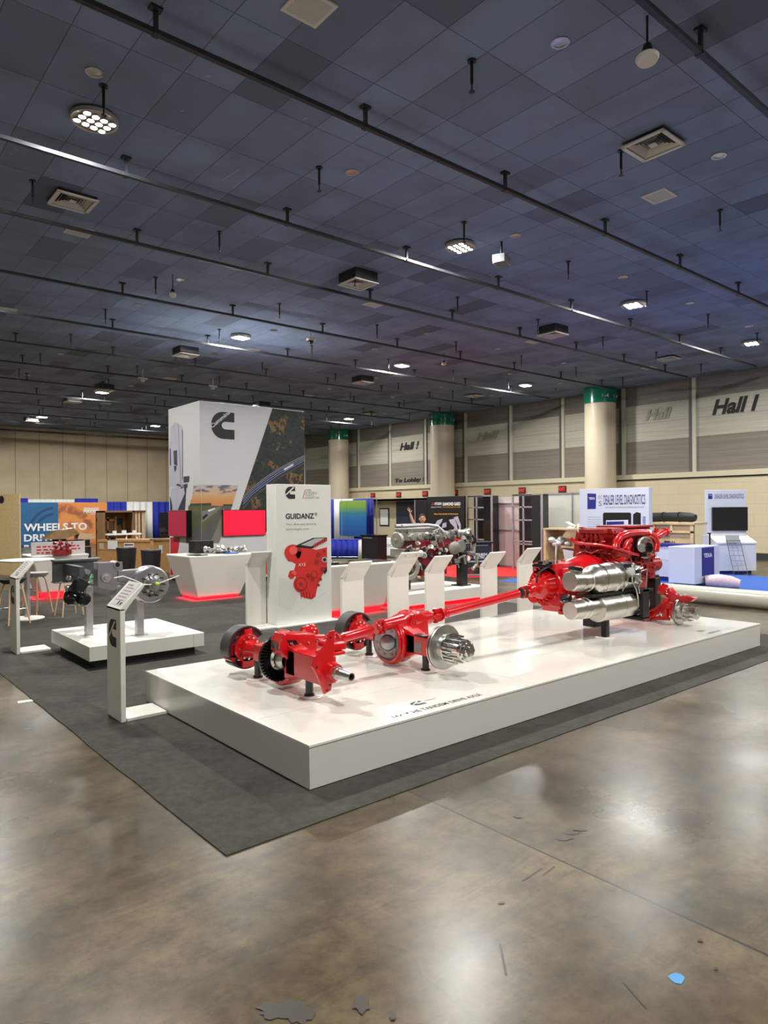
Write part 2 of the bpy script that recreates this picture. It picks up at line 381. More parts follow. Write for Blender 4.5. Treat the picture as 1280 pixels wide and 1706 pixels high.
# exit signs
EX=mat('exit_sign_red',(.75,.03,.03),.5,emit=.5); EXD=mat('exit_sign_case',(.10,.012,.012),.5)
exl=[(622,826,'furthest along the wall, above the drape booth'),(665,825,'above the navy double doors'),(709,823.5,'beside the middle green topped column'),(813,821,'above the tall black booth frame nearer the doors'),(871,818.5,'above the tall black booth frame beside the timber shelf'),(938,815.5,'above the white booth panels beside the nearest column'),(759,822,'half hidden on the near side of the middle column')]
for x,y,l in exl:
    p=onx(x,y,XW); t=thing('exit_sign','small red lit exit sign '+l,'exit sign',(XW-.06,p.y,2.61),group='red exit signs along the wall')
    MB().box((XW-.06,p.y-.2,2.6),(XW,p.y+.2,2.9)).build('case',EXD,t,bevel=.01)
    text('exit_lettering','EXIT',(XW-.061,p.y+.16,2.68),(0,-1,0),(0,0,1),.32,.15,EX,t,bold=.02)
# wall lettering
def wtext(s,a,b_,z0,h,l,m=INK,name='wall_lettering',shear=.3):
    y0=onx(a,700,XW).y; y1=onx(b_,700,XW).y
    o=text(name,s,(XW+.045,y0,z0),(0,-1,0),(0,0,1),y0-y1,h,m,None,bold=.035,shear=shear,depth=.012,org=(XW+.05,(y0+y1)/2,z0)); tag(o,l,'wall lettering')
wtext('Hall I',1186,1265,5.33,.58,'large black slanted hall name above the diagnostics kiosk')
wtext('Hall !',665,697,5.25,.44,'black slanted hall name between the two far columns')
wtext('To Lobby !',656.5,705,3.38,.30,'black slanted lobby direction words low on the panelled wall',shear=.1)
FA=mat('ghost_lettering',(.30,.285,.235),.7)
wtext('Hall',1075,1119,5.40,.44,'faint ghost of removed hall lettering right of the nearest column',FA)
wtext('HalI',793,830,5.35,.42,'faint ghost of removed hall lettering between the two nearer columns',FA)
# back wall
q=nodes('wall_airwall',.65); px=q.xyz()
s_=q.math('ABSOLUTE',q.math('SUBTRACT',q.math('FRACT',q.math('DIVIDE',q.math('SUBTRACT',px[0],9.15-128),1.282)),.5))
wv=q.noise(1.0,3); c=q.ramp(wv,[(.3,(.33,.27,.175)),(.7,(.39,.32,.21))]); c=q.mix(q.math('GREATER_THAN',s_,.488),c,(.12,.095,.06)); q.base(c)
struct(MB().box((X0,YB,0),(XW,YB+.3,CH)).build('wall_back',MATS['wall_airwall']))
struct(MB().box((X0,YB-.35,CH-.28),(XW,YB-.25,CH-.2)).build('trim_30',BLK))
PALEP=mat('pale_wall_paint',(.62,.60,.54),.7)
struct(MB().box((X0-.3,Y0,0),(X0,YB,CH)).build('wall_left',PALEP))
struct(MB().box((X0,Y0-.3,0),(XW,Y0,CH)).build('wall_front',PALEP))
# columns
COLP=mat('column_paint',(.58,.50,.365),.42,var=.03); GRN=mat('green_gloss_band',(.008,.16,.085),.18,coat=.5)
for y,l in ((16.16,'nearest'),(25.41,'middle'),(34.45,'furthest')):
    t=thing('column','round beige hall column with green top band, %s of the three'%l,'column',(25.35,y,0),group='hall columns'); t['kind']='structure'
    MB().cyl((25.35,y,0),(25.35,y,3.06),.635,n=40).cyl((25.35,y,3.06),(25.35,y,3.08),.62,n=40).cyl((25.35,y,3.08),(25.35,y,6.2),.625,n=40).build('shaft',COLP,t)
    g=MB().cyl((25.35,y,6.2),(25.35,y,CH),.665,n=40).build('green_band',GRN,t)
    for s,a in (('1-4' if l=='nearest' else '1-5' if l=='middle' else '1-6',R(-140)),('1-4' if l=='nearest' else '1-5' if l=='middle' else '1-6',R(-95))):
        d=Vector((math.cos(a),math.sin(a),0)); ux=Vector((-d.y,d.x,0)); p=Vector((25.35,y,6.38))+d*.672
        text('column_number',s,p,ux,(0,0,1),.26,.15,mat('pale_marking',(.5,.6,.55),.6),g,bold=.01)
# ---------------------------------------------------------------- ceiling fittings
RAIL=mat('ceiling_rail_paint',(.03,.032,.038),.42,.3)
ords=['nearest to the camera','second from the camera','third from the camera','fourth from the camera','fifth from the camera','sixth from the camera','seventh from the camera','eighth from the camera','fifth from the back wall','fourth from the back wall','third from the back wall','second from the back wall','last before the back wall']
HP=MB().box((-.02,-.02,-.02),(.02,.02,.25)).box((-.06,-.045,.22),(.06,.045,.25)).box((-.03,-.045,-.03),(.03,.045,.0))
first=None
for k,y in enumerate((3.35,6.62,9.68,12.05,15.05,18.05,21.1,23.95,26.95,29.95,33.0,36.2,39.6)):
    t=thing('ceiling_rail','long thin dark ceiling rail on short hangers, '+ords[k],'ceiling rail',(0,y,6.60),group='dark rails under the ceiling')
    MB().box((-8,y-.03,6.575),(24.5,y+.03,6.625)).build('rail',RAIL,t)
    xs=[x for x in [(-6.0)+2.63*i+(k%3)*.8 for i in range(12)] if x<24.5]
    for x in xs:
        if first is None: first=HP.build('hanger',RAIL,t,org=(0,0,0)); h=first
        else: h=first.copy(); COL.objects.link(h); h.parent=t
        h.location=(x,0,0)
# sprinkler drops
def spr():
    return MB().cyl((0,0,-.26),(0,0,0),.018,n=8).cyl((0,0,-.02),(0,0,0),.05,n=12).cyl((0,0,-.34),(0,0,-.26),.009,n=8).cyl((0,0,-.35),(0,0,-.345),.035,n=12)
s0=None
for i in range(8):
    for j in range(12):
        x=2.66+3.03*i; y=5.2+3.02*j
        if s0 is None: s0=tag(spr().build('sprinkler_head',BLK),'black sprinkler drop pipe hanging from the dark tiled ceiling','sprinkler','sprinkler drops in the ceiling'); o=s0
        else: o=s0.copy(); COL.objects.link(o)
        o.location=(x+(.05 if j%2 else 0),y,CH)
# recessed downlights (off)
DL=mat('downlight_reflector',(.55,.54,.52),.25,.8); d0=None
for i,x in enumerate((2.55,6.2,9.92,13.5,16.5,19.9,23.0)):
    for y in (4.4,8.03,14.08,16.43,20.0,23.0,27.2,31.3,35.5,39.5):
        if d0 is None:
            d0=tag(MB().ring((0,0,-.012),(0,0,1),.014,.075,.10,24).lathe((0,0,-.005),(0,0,1),[(0,.075),(.004,.05),(.004,0)],24,cap=False).build('recessed_downlight',DL),'small round unlit downlight set flush in the dark ceiling','downlight','unlit round downlights'); o=d0
        else: o=d0.copy(); COL.objects.link(o)
        o.location=(x,y,CH)
# air diffusers
DW=mat('diffuser_white',(.62,.60,.55),.5)
def diffuser():
    t=thing('air_diffuser','x','air diffuser',group='square louvred air diffusers')
    b=MB()
    for k,(r,z) in enumerate(((.31,-.12),)):
        b.box((-r,-r,z),(r,-r+.055,z+.02)).box((-r,r-.055,z),(r,r,z+.02)).box((-r,-r,z),(-r+.055,r,z+.02)).box((r-.055,-r,z),(r,r,z+.02))
    b.build('frame',DW,t)
    for k in range(5):
        r=.245-.045*k; z=-.105+.008*k; b=MB()
        for s in ((-1,0),(1,0),(0,-1),(0,1)):
            a=Vector((s[0],s[1],0)); c=Vector((-s[1],s[0],0)); p=a*r
            b.add([p-c*r+Vector((0,0,z)),p+c*r+Vector((0,0,z)),p*.88+c*r*.88+Vector((0,0,z+.03)),p*.88-c*r*.88+Vector((0,0,z+.03))],[(0,1,2,3)])
        b.build('louvre',DW,t)
    MB().box((-.05,-.05,-.1),(.05,.05,-.09)).build('centre_plate',DW,t)
    MB().box((-.29,-.29,-.06),(.29,.29,.13)).build('duct_collar',BLK,t); return t
dl=[(8.85,4.8,'nearest, at the upper edge right of the picture'),(3.3,11.5,'under the ceiling left of the near lamp cluster'),(8.93,11.4,'boxed low diffuser in the middle of the ceiling'),(15.7,11.45,'between the middle lamp and the near column'),(8.92,19.9,'boxed diffuser above and left of the tall booth tower'),(21.9,11.4,'above the slanted hall name by the right wall'),(16.0,20.2,'above and right of the booth tower'),(8.9,31.3,'far left, past the small lamp row'),(9.02,27.6,'right behind the second far left lamp cluster'),(22.3,20.4,'above the middle column'),(16.1,27.8,'just over the top of the booth tower'),(22.2,27.5,'above the furthest column'),(9.1,39.3,'furthest, beside the lamp at the back wall')]
t0=None
for x,y,l in dl:
    l2='white square louvred ceiling diffuser, '+l
    if t0 is None: t0=diffuser(); t0['label']=l2; o=t0
    else: o=dup(t0,label=l2)
    o.location=(x,y,CH+.05 if y<9 or x>20 or x<4 else CH-.12)
    if not(y<9 or x>20): 
        pass
# flat grille panels
def gpanel():
    t=thing('ceiling_speaker','x','ceiling speaker',group='flat white grille panels')
    MB().box((-.21,-.2,-.02),(.21,.2,0)).build('frame',DW,t,bevel=.004); MB().box((-.17,-.16,-.023),(.17,.16,-.018)).build('grille',mat('grille_cloth',(.50,.49,.46),.8,bump=.4,bsc=200),t); return t
pl=[(3.85,5.66,'at the top edge of the picture'),(10.45,5.57,'below the nearest diffuser'),(3.76,12.76,'just below the left louvred diffuser'),(10.54,12.85,'below the boxed middle diffuser'),(3.83,18.8,'at the left edge of the picture'),(16.6,12.77,'right of the third lamp, under the near column side'),(10.6,18.9,'beside the lamp left of centre'),(16.9,19.1,'below the lamp right of centre'),(23.0,12.68,'beside the wall above the near column'),(10.5,24.85,'above and left of the booth tower'),(16.7,24.9,'right above the printed forest picture'),(23.1,18.7,'beside the lamp before the near column'),(10.6,32.3,'far left over the wooden crates'),(10.6,38.4,'over the back wall beside the far lamp')]
t0=None
for x,y,l in pl:
    l2='flat white ceiling grille panel '+l
    if t0 is None: t0=gpanel(); t0['label']=l2; o=t0
    else: o=dup(t0,label=l2)
    o.location=(x,y,CH)
# lit lamp clusters
BULB=mat('lit_bulb',LAMP_COL,.5,emit=LAMP_E,var=0); HOUS=mat('lamp_housing',(.45,.42,.38),.4,.5)
def lamp():
    t=thing('ceiling_light','x','ceiling light',group='lit lamp clusters')
    MB().ring((0,0,-.05),(0,0,1),.05,.25,.28,32).lathe((0,0,-.03),(0,0,1),[(0,.27),(.03,.27)],32).build('housing',HOUS,t)
    b0=None
    for i in range(4):
        for j in range(3):
            p=(-.165+.11*i,-.12+.12*j,-.055)
            if b0 is None: b0=MB().lathe((0,0,0),(0,0,-1),[(-.05,.02),(0,.043),(.004,.043)],16,0,cap=False).lathe((0,0,-.004),(0,0,1),[(-.004,0),(0,.036)],12,1,cap=False).build('bulb',[HOUS,BULB],t,org=(0,0,0)); o=b0
            else: o=b0.copy(); COL.objects.link(o); o.parent=t
            o.location=p
    return t
ll=[(2.83,8.92,'nearest, large and glaring at the upper left'),(9.43,8.94,'over the middle of the big white stage'),(15.36,8.87,'third along the near row, over the red engine'),(21.76,8.72,'at the right edge near the panelled wall'),(9.47,17.47,'left of centre, beyond the boxed diffusers'),(15.58,17.52,'right of centre, second row'),(21.95,17.32,'just in front of the nearest column'),(9.38,29.0,'far left, next to a diffuser'),(9.38,38.3,'far left, close to the back wall'),(15.39,38.5,'at the back wall left of the booth tower'),(22.4,29.5,'just in front of the furthest column')]
t0=None
for x,y,l in ll:
    l2='lit cluster ceiling lamp '+l
    if t0 is None: t0=lamp(); t0['label']=l2; o=t0
    else: o=dup(t0,label=l2)
    o.location=(x,y,CH-.03); o.rotation_euler=(0,0,R(12))
for x,y in ((-9.8,.3),(2.8,.3),(9.4,.3),(15.5,.3),(21.8,.3),(2.8,17.5),(2.8,29),(15.5,29),(-3.5,29),(2.8,38.3)):  # unseen lamps on the grid spacing, added to brighten stage and hall
    o=dup(t0,label='added lit cluster ceiling lamp outside the picture, brightening stage and hall'); o.location=(x,y,CH-.03)
# odd ceiling devices
p=onz(1079,93,6.45); t=thing('disc_speaker','round white disc speaker tilted on a black ceiling bracket','speaker',(p.x,p.y,6.45))
MB().lathe((p.x,p.y,6.40),(.12,.12,1),[(0,0),(0,.10),(.03,.115),(.045,.10),(.05,0)],32).build('disc',DW,t); MB().cyl((p.x,p.y,6.45),(p.x,p.y,6.56),.07,.04).cyl((p.x,p.y,6.55),(p.x,p.y,CH),.012,n=8).build('bracket',BLK,t)
def sensor(x,y,z,l):
    p=onz(x,y,z); t=thing('smoke_detector',l,'smoke detector',(p.x,p.y,z),group='hanging smoke detectors')
    MB().lathe((p.x,p.y,z-.04),(0,0,1),[(0,0),(0,.05),(.03,.07),(.07,.075),(.1,.05)],20).build('sensor',mat('aged_plastic',(.55,.48,.42),.5),t)
    MB().cyl((p.x,p.y,z+.06),(p.x,p.y,z+.12),.05,.03,mi=0).cyl((p.x,p.y,z+.1),(p.x,p.y,CH),.01,n=8).build('pendant',BLK,t)
sensor(288,492,6.42,'round smoke detector on a drop rod over the left side'); sensor(740,607,6.5,'round smoke detector beside the lamp right of centre')
def dome(x,y,z,l):
    p=onz(x,y,z); t=thing('dome_camera',l,'dome camera',(p.x,p.y,z)); MB().cyl((p.x,p.y,z),(p.x,p.y,z+.06),.12,n=28).cyl((p.x,p.y,z+.06),(p.x,p.y,CH),.02,n=8).build('mount',DW,t); MB().lathe((p.x,p.y,z+.01),(0,0,-1),[(0,.10),(.05,.085),(.085,.04),(.09,0)],24).build('dome',BLKG,t)
dome(518,568,6.55,'white dome camera with dark bubble above the tower')
for x,y,l in ((238,632,'small white hanging emitter right of the far left lamp'),(355,645,'small white hanging emitter over the booth tower')):
    p=onz(x,y,6.5); MBo=MB().cyl((p.x,p.y,6.42),(p.x,p.y,6.5),.07,n=14).box((p.x-.16,p.y-.04,6.5),(p.x+.16,p.y+.04,6.56)).cyl((p.x,p.y,6.55),(p.x,p.y,CH),.012,n=8)
    tag(MBo.build('hanging_emitter',DW,org=(p.x,p.y,6.42)),l,'ceiling device')
p=onz(836,434,6.5); t=thing('projector_box','boxy grey fixture hanging beside the second lamp','ceiling fixture',(p.x,p.y,6.5)); MB().box((p.x-.16,p.y-.12,6.42),(p.x+.16,p.y+.12,6.58),0,R(20)).build('body',mat('grey_fixture',(.16,.17,.19),.5),t,bevel=.01); MB().cyl((p.x,p.y,6.55),(p.x,p.y,CH),.02,n=8).build('drop_rod',BLK,t)
# ================================================================ OUR BOOTH
q=nodes('grey_carpet',.95); n1=q.noise(260,3,rough=.7); n2=q.noise(1.3,5,dist=1); n3=q.noise(14,4)
c=q.ramp(n1,[(.3,(.030,.029,.025)),(.7,(.085,.082,.072))]); c=q.mix(1.0,c,q.ramp(n2,[(.3,(.8,.8,.8)),(.7,(1.25,1.24,1.2))]),'MULTIPLY'); c=q.mix(1.0,c,q.ramp(n3,[(.3,(.85,.85,.85)),(.7,(1.15,1.15,1.15))]),'MULTIPLY'); q.base(c); q.bump(n1,.5,.004); q.b.inputs['Specular IOR Level'].default_value=.15
b=MB(); rnd=random.Random(3); P=[]
P+= [(1.76+rnd.uniform(-.006,.006),18.8-.35*i,0) for i in range(43)]+[(1.765,3.47,0)]
P+= [(1.765+.35*i,3.475+rnd.uniform(-.008,.008),0) for i in range(1,26)]+[(10.9,3.5,0),(10.9,18.8,0)]
tag(b.prism(P,(0,0,.007)).build('carpet',MATS['grey_carpet'],org=(1.76,3.47,0)),'dark grey booth carpet laid on the concrete under the white stage','carpet')
TAPE=mat('white_tape',(.75,.73,.68),.5)
p=onz(44,1168); tag(MB().box((p.x-.08,p.y-.05,0),(p.x+.10,p.y+.03,.003),0,R(-8)).build('tape_square',TAPE,org=(p.x,p.y,0)),'small white tape square at the left carpet edge','tape')
p=onz(1128,1630); m_=blob(p.x,p.y,.036,.03,None,'',z=0,seed=9,jit=.15,n=9); m2=MB().prism([v for v in m_.v],(0,0,.002)); tag(m2.build('tape_scrap',mat('sky_blue_tape',(.07,.26,.52),.6),org=(p.x,p.y,0)),'torn sky blue tape scrap on the concrete','tape')
for x,y in ((796,1373),(909,1443-8)):
    pass
# main stage
SX0,SX1,SY0,SY1,SZ=2.595,9.93,3.89,6.80,.314
t=thing('display_stage','long low glossy white stage carrying the red powertrain','display platform',(SX0,SY0,0.007))
MB().box((SX0+.004,SY0+.004,.012),(SX1-.004,SY1-.004,SZ-.018)).build('side_panel',mat('stage_side_laminate',(.64,.61,.58),.22,coat=.2,var=.02),t,bevel=.003)
MB().box((SX0,SY0,SZ-.018),(SX1,SY1,SZ)).build('deck',DECK,t,bevel=.002)
MB().box((SX0+.03,SY0+.03,.007),(SX1-.03,SY1-.03,.02)).build('recessed_plinth',BLK,t)
MB().box((SX0+.012,4.64,SZ),(SX1-.01,4.643,SZ+.0006)).box((5.05,SY0+.01,SZ),(5.053,SY1-.01,SZ+.0006)).box((7.49,SY0+.01,SZ),(7.493,SY1-.01,SZ+.0006)).build('deck_seam',mat('seam_grey',(.45,.43,.39),.5),t)  # thin grey seam lines between the deck panels
text('printed_lettering','14X\u2122 HE TANDEM DRIVE AXLE',(3.43,3.965,SZ+.0005),(1,0,0),(0,1,0),.99,.062,INK,t,bold=.015)
clogo('printed_emblem',(3.76,4.10,SZ),(1,0,0),(0,1,0),.13,.10,INK,DECK,t)
text('printed_word','Meritor',(3.93,4.15,SZ+.0005),(1,0,0),(0,1,0),.12,.025,INKG,t)
def dashes(mb,p,ux,uy,w,h,rows,seed=1,k=14):
    rnd=random.Random(seed); p=Vector(p);ux=Vector(ux);uy=Vector(uy)
    for r_i in range(rows):
        x=0; y=h*(rows-1-r_i)/rows
        while x<w*(1 if r_i<rows-1 else .6):
            L=w/k*rnd.uniform(.3,1.1); L=min(L,w-x)
            if L<=0: break
            a=p+ux*x+uy*y; hh=h/rows*.5; mb.poly([a,a+ux*L,a+ux*L+uy*hh,a+uy*hh]); x+=L+w/k*.25
b=MB(); dashes(b,(8.66,3.99,SZ+.001),(1,0,0),(0,1,0),.55,.10,1,4); dashes(b,(8.72,4.13,SZ+.001),(1,0,0),(0,1,0),.22,.12,1,5,5)
dashes(b,(7.22,6.72,SZ+.001),(1,0,0),(0,1,0),.42,.05,1,6); dashes(b,(7.70,6.70,SZ+.001),(1,0,0),(0,1,0),.55,.10,2,7); dashes(b,(9.0,6.70,SZ+.001),(1,0,0),(0,1,0),.5,.05,1,8)
b.build('printed_caption',INKG,t)
# kiosks: one folded white ribbon - foot, upright, raked top
def kiosk_parts(t,logo=True,card=True,scuff=False):
    w=.36
    MB().box((.0,0,.0),(.045,w,1.02)).build('upright',WHITE,t,bevel=.004)
    MB().box((.055,0,0),(.43,w,.028)).build('foot_plate',WHITE,t,bevel=.003)
    b=MB(); a=Vector((0,0,1.018)); c=Vector((.212,0,1.234)); n=Vector((-.216,0,.212)).normalized()*.022
    b.prism([a,c,c-n,Vector((.055,0,1.008)),Vector((.0,0,1.0))],(0,w,0))
    rk=b.build('raked_top',WHITE,t,bevel=.002)
    b=MB(); b.prism([(.045,.04,1.01),(.045,.04,.96),(.17,.04,1.15)],(0,w-.08,0)); b.build('fold_bracket',WHITE,t)
    d=(c-a).normalized()
    if card:
        p0=a+n*.05+d*.03+Vector((0,.05,0)); nn=n.normalized()*.001
        e=Vector((0,1,0))
        MB().poly([p0+nn,p0+d*.27+nn,p0+d*.27+e*.26+nn,p0+e*.26+nn][::-1]).build('info_card',mat('card_grey',(.62,.60,.58),.5),rk)
        b=MB(); dashes(b,p0+d*.25+e*.24+nn*2,(0,-1,0),d*-1,.22,.0,1) if 0 else None
        for k in range(6):
            yy=.03+.0*k; q0=p0+d*(.24-.035*k)+e*.24+nn*2; L=(.20 if k else .13); b.poly([q0,q0-e*L,q0-e*L-d*(.012 if k else .02),q0-d*(.012 if k else .02)])
        b.build('card_text',mat('card_text_rose',(.36,.25,.26),.5),rk)
        b=MB(); q0=p0+d*.01+nn*2
        b.poly([q0+e*.02,q0+e*.06,q0+e*.06+d*.03,q0+e*.02+d*.03][::-1]); b.poly([q0+e*.09,q0+e*.12,q0+e*.12+d*.04,q0+e*.09+d*.04][::-1]); b.build('card_mark',INK,rk)
    if logo: clogo('emblem',(-.0005,w*.5+.125,.66),(0,-1,0),(0,0,1),.20,.25,INK,WHITE,t)
def kiosk(x,y,rz,l,**k):
    t=thing('information_kiosk',l,'kiosk',(0,0,0),'white folded information kiosks'); kiosk_parts(t,**k); t.location=(x,y,.007); t.rotation_euler=(0,0,rz); return t
k0=kiosk(2.165,6.26,0,'white information kiosk with raked top at the left end of the long stage')
o=dup(k0,loc=(2.16,10.2,.007),label='white information kiosk at the far corner of the small square stage')
k1=kiosk(5.30,7.2,R(-90),'white kiosk from behind, just right of the tall product panel',card=False)
for x,l in ((6.10,'white kiosk from behind with four screw heads in its raised top, tallest of the row'),(6.80,'white kiosk from behind, in front of the black engine stand leg'),(7.97,'white kiosk from behind, in front of the red and black company counter'),(8.86,'white kiosk from behind, nearest the big red engine')):
    o=dup(k1,loc=(x,7.2,.007),label=l)
    if x==8.86: o.scale=(1,1,1.02)
    if x==6.10:
        for ch in [c for c in bpy.data.objects if c.parent==o]:
            if ch.name.startswith('raked_top'): rk=ch
        b=MB()
        d=Vector((.212,0,.216)).normalized(); n=Vector((-.216,0,.212)).normalized()
        a=Vector((.212,0,1.234))
        b.prism([a,a+d*.12,a+d*.12-n*.02,a-n*.02],(0,.36,0)); ex=b.build('top_extension',WHITE,o,org=(0,0,0))
        b=MB()
        for u in (-.05,.07):
            for v in (.09,.29): pp=a+d*u+Vector((0,v,0))-n*.021; b.cyl(pp,pp-n*.004,.009,n=8)
        b.build('screw',SILD,ex,org=(0,0,0))
o=dup(k1,loc=(5.49,10.05,.007),label='white kiosk seen from behind, touching the left side of the tall product panel')
# tall product panel
PY=9.69
t=thing('product_panel','tall white freestanding product panel with red engine print','display panel',(5.86,PY,.007))
MB().box((5.86,PY,.03),(6.955,PY+.30,2.33)).build('panel_body',mat('panel_white',(.70,.69,.65),.4,var=.02),t,bevel=.004)
MB().box((5.80,PY-.12,.007),(7.03,PY+.34,.03)).build('foot_plate',WHITE,t,bevel=.003)
FR=(1,0,0);UP=(0,0,1)
def pv(x,y,k=1): v=ony(x,y,PY-.0015*k); return v
def rectT(name,s,x0,y0,x1,y1,m,par,Y,bold=0,shear=0,depth=.001):
    a=ony(x0,y1,Y);b_=ony(x1,y1,Y);c_=ony(x0,y0,Y); return text(name,s,a,FR,UP,b_.x-a.x,c_.z-a.z,m,par,bold=bold,shear=shear,depth=depth)
p=ony(475.5,831,PY-.001); clogo('emblem',p,FR,UP,.19,.20,INK,WHITE,t)
for i,(s,x0,x1) in enumerate((('FOR',510.5,519),('A WORLD',509.5,528.5),("THAT'S",508.5,523),('ALWAYS ON',507.5,531.5))): rectT('slogan',s,x0,815+4.1*i,x1,818.6+4.1*i,INKG,t,PY-.001)
MB().poly([pv(504,831),pv(505,831),pv(509,816),pv(508,816)]).build('slogan_stroke',INKR,t)
rectT('panel_title','GUIDANZ',476,855.5,523.5,865,INK,t,PY-.001,bold=.03); rectT('trademark_letter','R',525.6,854.8,527.8,858,INK,t,PY-.001); MB().ring(ony(526.7,856.4,PY-.002),(0,-1,0),.001,.022,.027,20).build('trademark_ring',INK,t)
rectT('panel_caption','Your all-in-one servicing',476.5,871.5,527,876.5,INKG,t,PY-.001); rectT('panel_caption','technologies suite',476.5,880,515,884.5,INKG,t,PY-.001)
# printed engine (flat artwork)
def disc(mb,cx,cy,r,k,n=20,mi=0,fy=1.0):
    mb.poly([pv(cx+r*math.cos(2*PI*i/n),cy-r*fy*math.sin(2*PI*i/n),k) for i in range(n)],mi)
PR=mat('print_red',(.62,.022,.018),.5,var=.12,sc=30); PRD=mat('print_dark_red',(.30,.012,.012),.5,var=.2,sc=40); PRL=mat('print_light_red',(.80,.10,.08),.5,var=.1,sc=30)
b=MB()
def pq(pts,k,mi): b.poly([pv(x,y,k) for x,y in pts],mi)
pq([(475,917),(482,914),(495,912),(515,913),(527,916),(545,911.5),(545,946),(538,957),(531,972),(528,982),(526,994),(519,999),(510,996.5),(502,994),(500,986),(493,975),(493,960),(484,963),(480,960),(483,951),(490,950),(493,940),(487,936),(480,935),(475,925)],1,0)
disc(b,488,921,14,2,mi=0); disc(b,489,917,7,3,mi=2); disc(b,507,926,18,2,mi=0,fy=.8); disc(b,502,973,13,3,mi=0,fy=1.1); disc(b,502,973,10.5,4,mi=1,fy=1.1); disc(b,502,973,8.5,5,mi=0,fy=1.1); disc(b,501.5,973,3,6,mi=1)
disc(b,524,957,6,3,mi=1); disc(b,524,957,4.6,4,mi=0); disc(b,486,960,4.5,3,mi=0); disc(b,490,955,4,3,mi=2)
for x,y,r in ((531,924,4),(528,936,4),(540,918,3),(514,959,4),(521,966,3),(534,965,3),(531,975,2.5),(538,948,4),(499,916,3)): disc(b,x,y,r,5,mi=1,n=7)
disc(b,541,932.5,4.6,6,mi=4); disc(b,541,932.5,2.8,7,mi=3)
pq([(493,909),(522,896),(545,895.2),(545,901),(520,914),(495,912)],3,3); pq([(501,908),(525,897),(541,896.5),(519,910.5)],4,4)
for i in range(6): pq([(523+3.6*i,913-2.1*i),(525.5+3.6*i,911.5-2.1*i),(526+3.6*i,905-1.9*i),(523.6+3.6*i,906.4-1.9*i)],5,0)
pq([(538,948),(545,944),(545,952),(541,957)],4,3)
for i in range(5): pq([(500+5.3*i,983+1.5*i),(501+5.3*i,983+1.5*i),(503+4.8*i,997),(502+4.8*i,997)],6,1)
b.build('engine_print',[PR,PRD,PRL,BLK,mat('print_grey',(.42,.42,.45),.5)],t)
rectT('engine_print_mark','X15',497,938.5,509,943.5,PAPER,t,PY-.011)
b=MB()
for i in range(17):
    x1=463.6; y0=962+2.9*i; L=41-1.2*i if i>3 else 41; a=pv(x1,y0); e=pv(x1+L,y0+L*.42); d=Vector((0,0,.004)); b.poly([a,e,e+d,a+d])
a,e=pv(492,1023),pv(545,985); d=Vector((0,0,.004)); b.poly([a,e,e+d,a+d]); b.build('diagonal_line_print',mat('print_line_grey',(.42,.42,.40),.6),t)
# tower
TX,TY,TX1,TY1,TH=7.73,16.45,10.905,18.40,4.71
t=thing('booth_tower','tall white booth tower with truck, sunset road and forest prints','booth tower',(TX,TY,.007))
MB().box((TX,TY,.10),(TX1,TY1,TH)).build('tower_body',mat('tower_white',(.62,.61,.615),.5,var=.02),t,bevel=.004)
MB().box((TX+.04,TY+.04,.007),(TX1-.04,TY1-.04,.11)).build('base_recess',BLK,t)
def F(x,y,k=1): return ony(x,y,TY-.003*k)
def L_(x,y,k=1): return onx(x,y,TX-.003*k)
# forest print
q=nodes('forest_print',.55); vo=q.new('ShaderNodeTexVoronoi'); vo.inputs['Scale'].default_value=15; q.link(q.pos,vo.inputs['Vector'])
px=q.xyz(vo.outputs['Color']); g=q.ramp(px[0],[(0,(.010,.022,.018)),(.5,(.020,.040,.026)),(1,(.045,.075,.035))])
w=q.ramp(px[1],[(0,(.55,.22,.05)),(.35,(.50,.13,.06)),(.6,(.45,.35,.07)),(1,(.10,.16,.04))],True)
nn=q.noise(2.0,2); msk=q.math('MULTIPLY',q.ramp(nn,[(.54,(0,0,0)),(.60,(1,1,1))]),q.math('GREATER_THAN',px[2],.35))
c=q.mix(msk,g,w); c=q.mix(1.0,c,q.ramp(vo.outputs['Distance'],[(0,(2.0,2.0,2.0)),(.045,(.35,.35,.35))]),'MULTIPLY'); q.base(c)
b=MB(); b.poly([F(398,850),F(378,893),F(449,885) if 0 else F(460,885),F(507,885),F(507.6,686.6),F(454,680.5)][::1]); b.build('forest_print',MATS['forest_print'],t)
b=MB()
def road(o0,o1,m,k):
    top=[(507,755+o0*.75),(488,764+o0*.85),(465,776+o0*.9),(440,792+o0),(420,808+o0),(405,823+o0*1.1)]; bot=[(507,755+o1*.75),(488,764+o1*.85),(465,776+o1*.9),(440,792+o1),(420,808+o1),(405,823+o1*1.1)]
    for i in range(5): b.poly([F(*bot[i+1],k),F(*bot[i],k),F(*top[i],k),F(*top[i+1],k)],m)
road(3,24,3,2); road(5,20,0,3); road(11.7,12.3,1,4); road(8,8.5,1,4); road(15.8,16.3,1,4); road(5,5.6,1,4); road(21.5,23,2,4)
b.poly([F(473,781,5),F(489,772,5),F(489,775.5,5),F(474,784,5)],1)
b.build('highway_print',[mat('print_navy_road',(.012,.022,.085),.5),mat('print_white',(.60,.62,.65),.5),mat('print_brown',(.14,.07,.05),.6),mat('print_verge',(.03,.045,.03),.6)],t)
# emblem on the tower
p=F(352,730); p2=F(390.5,688); clogo('emblem',p,FR,UP,p2.x-p.x,p2.z-p.z,mat('emblem_black',(.010,.011,.016),.5),mat('tower_white2',(.62,.61,.615),.5),t,word='Cummins')
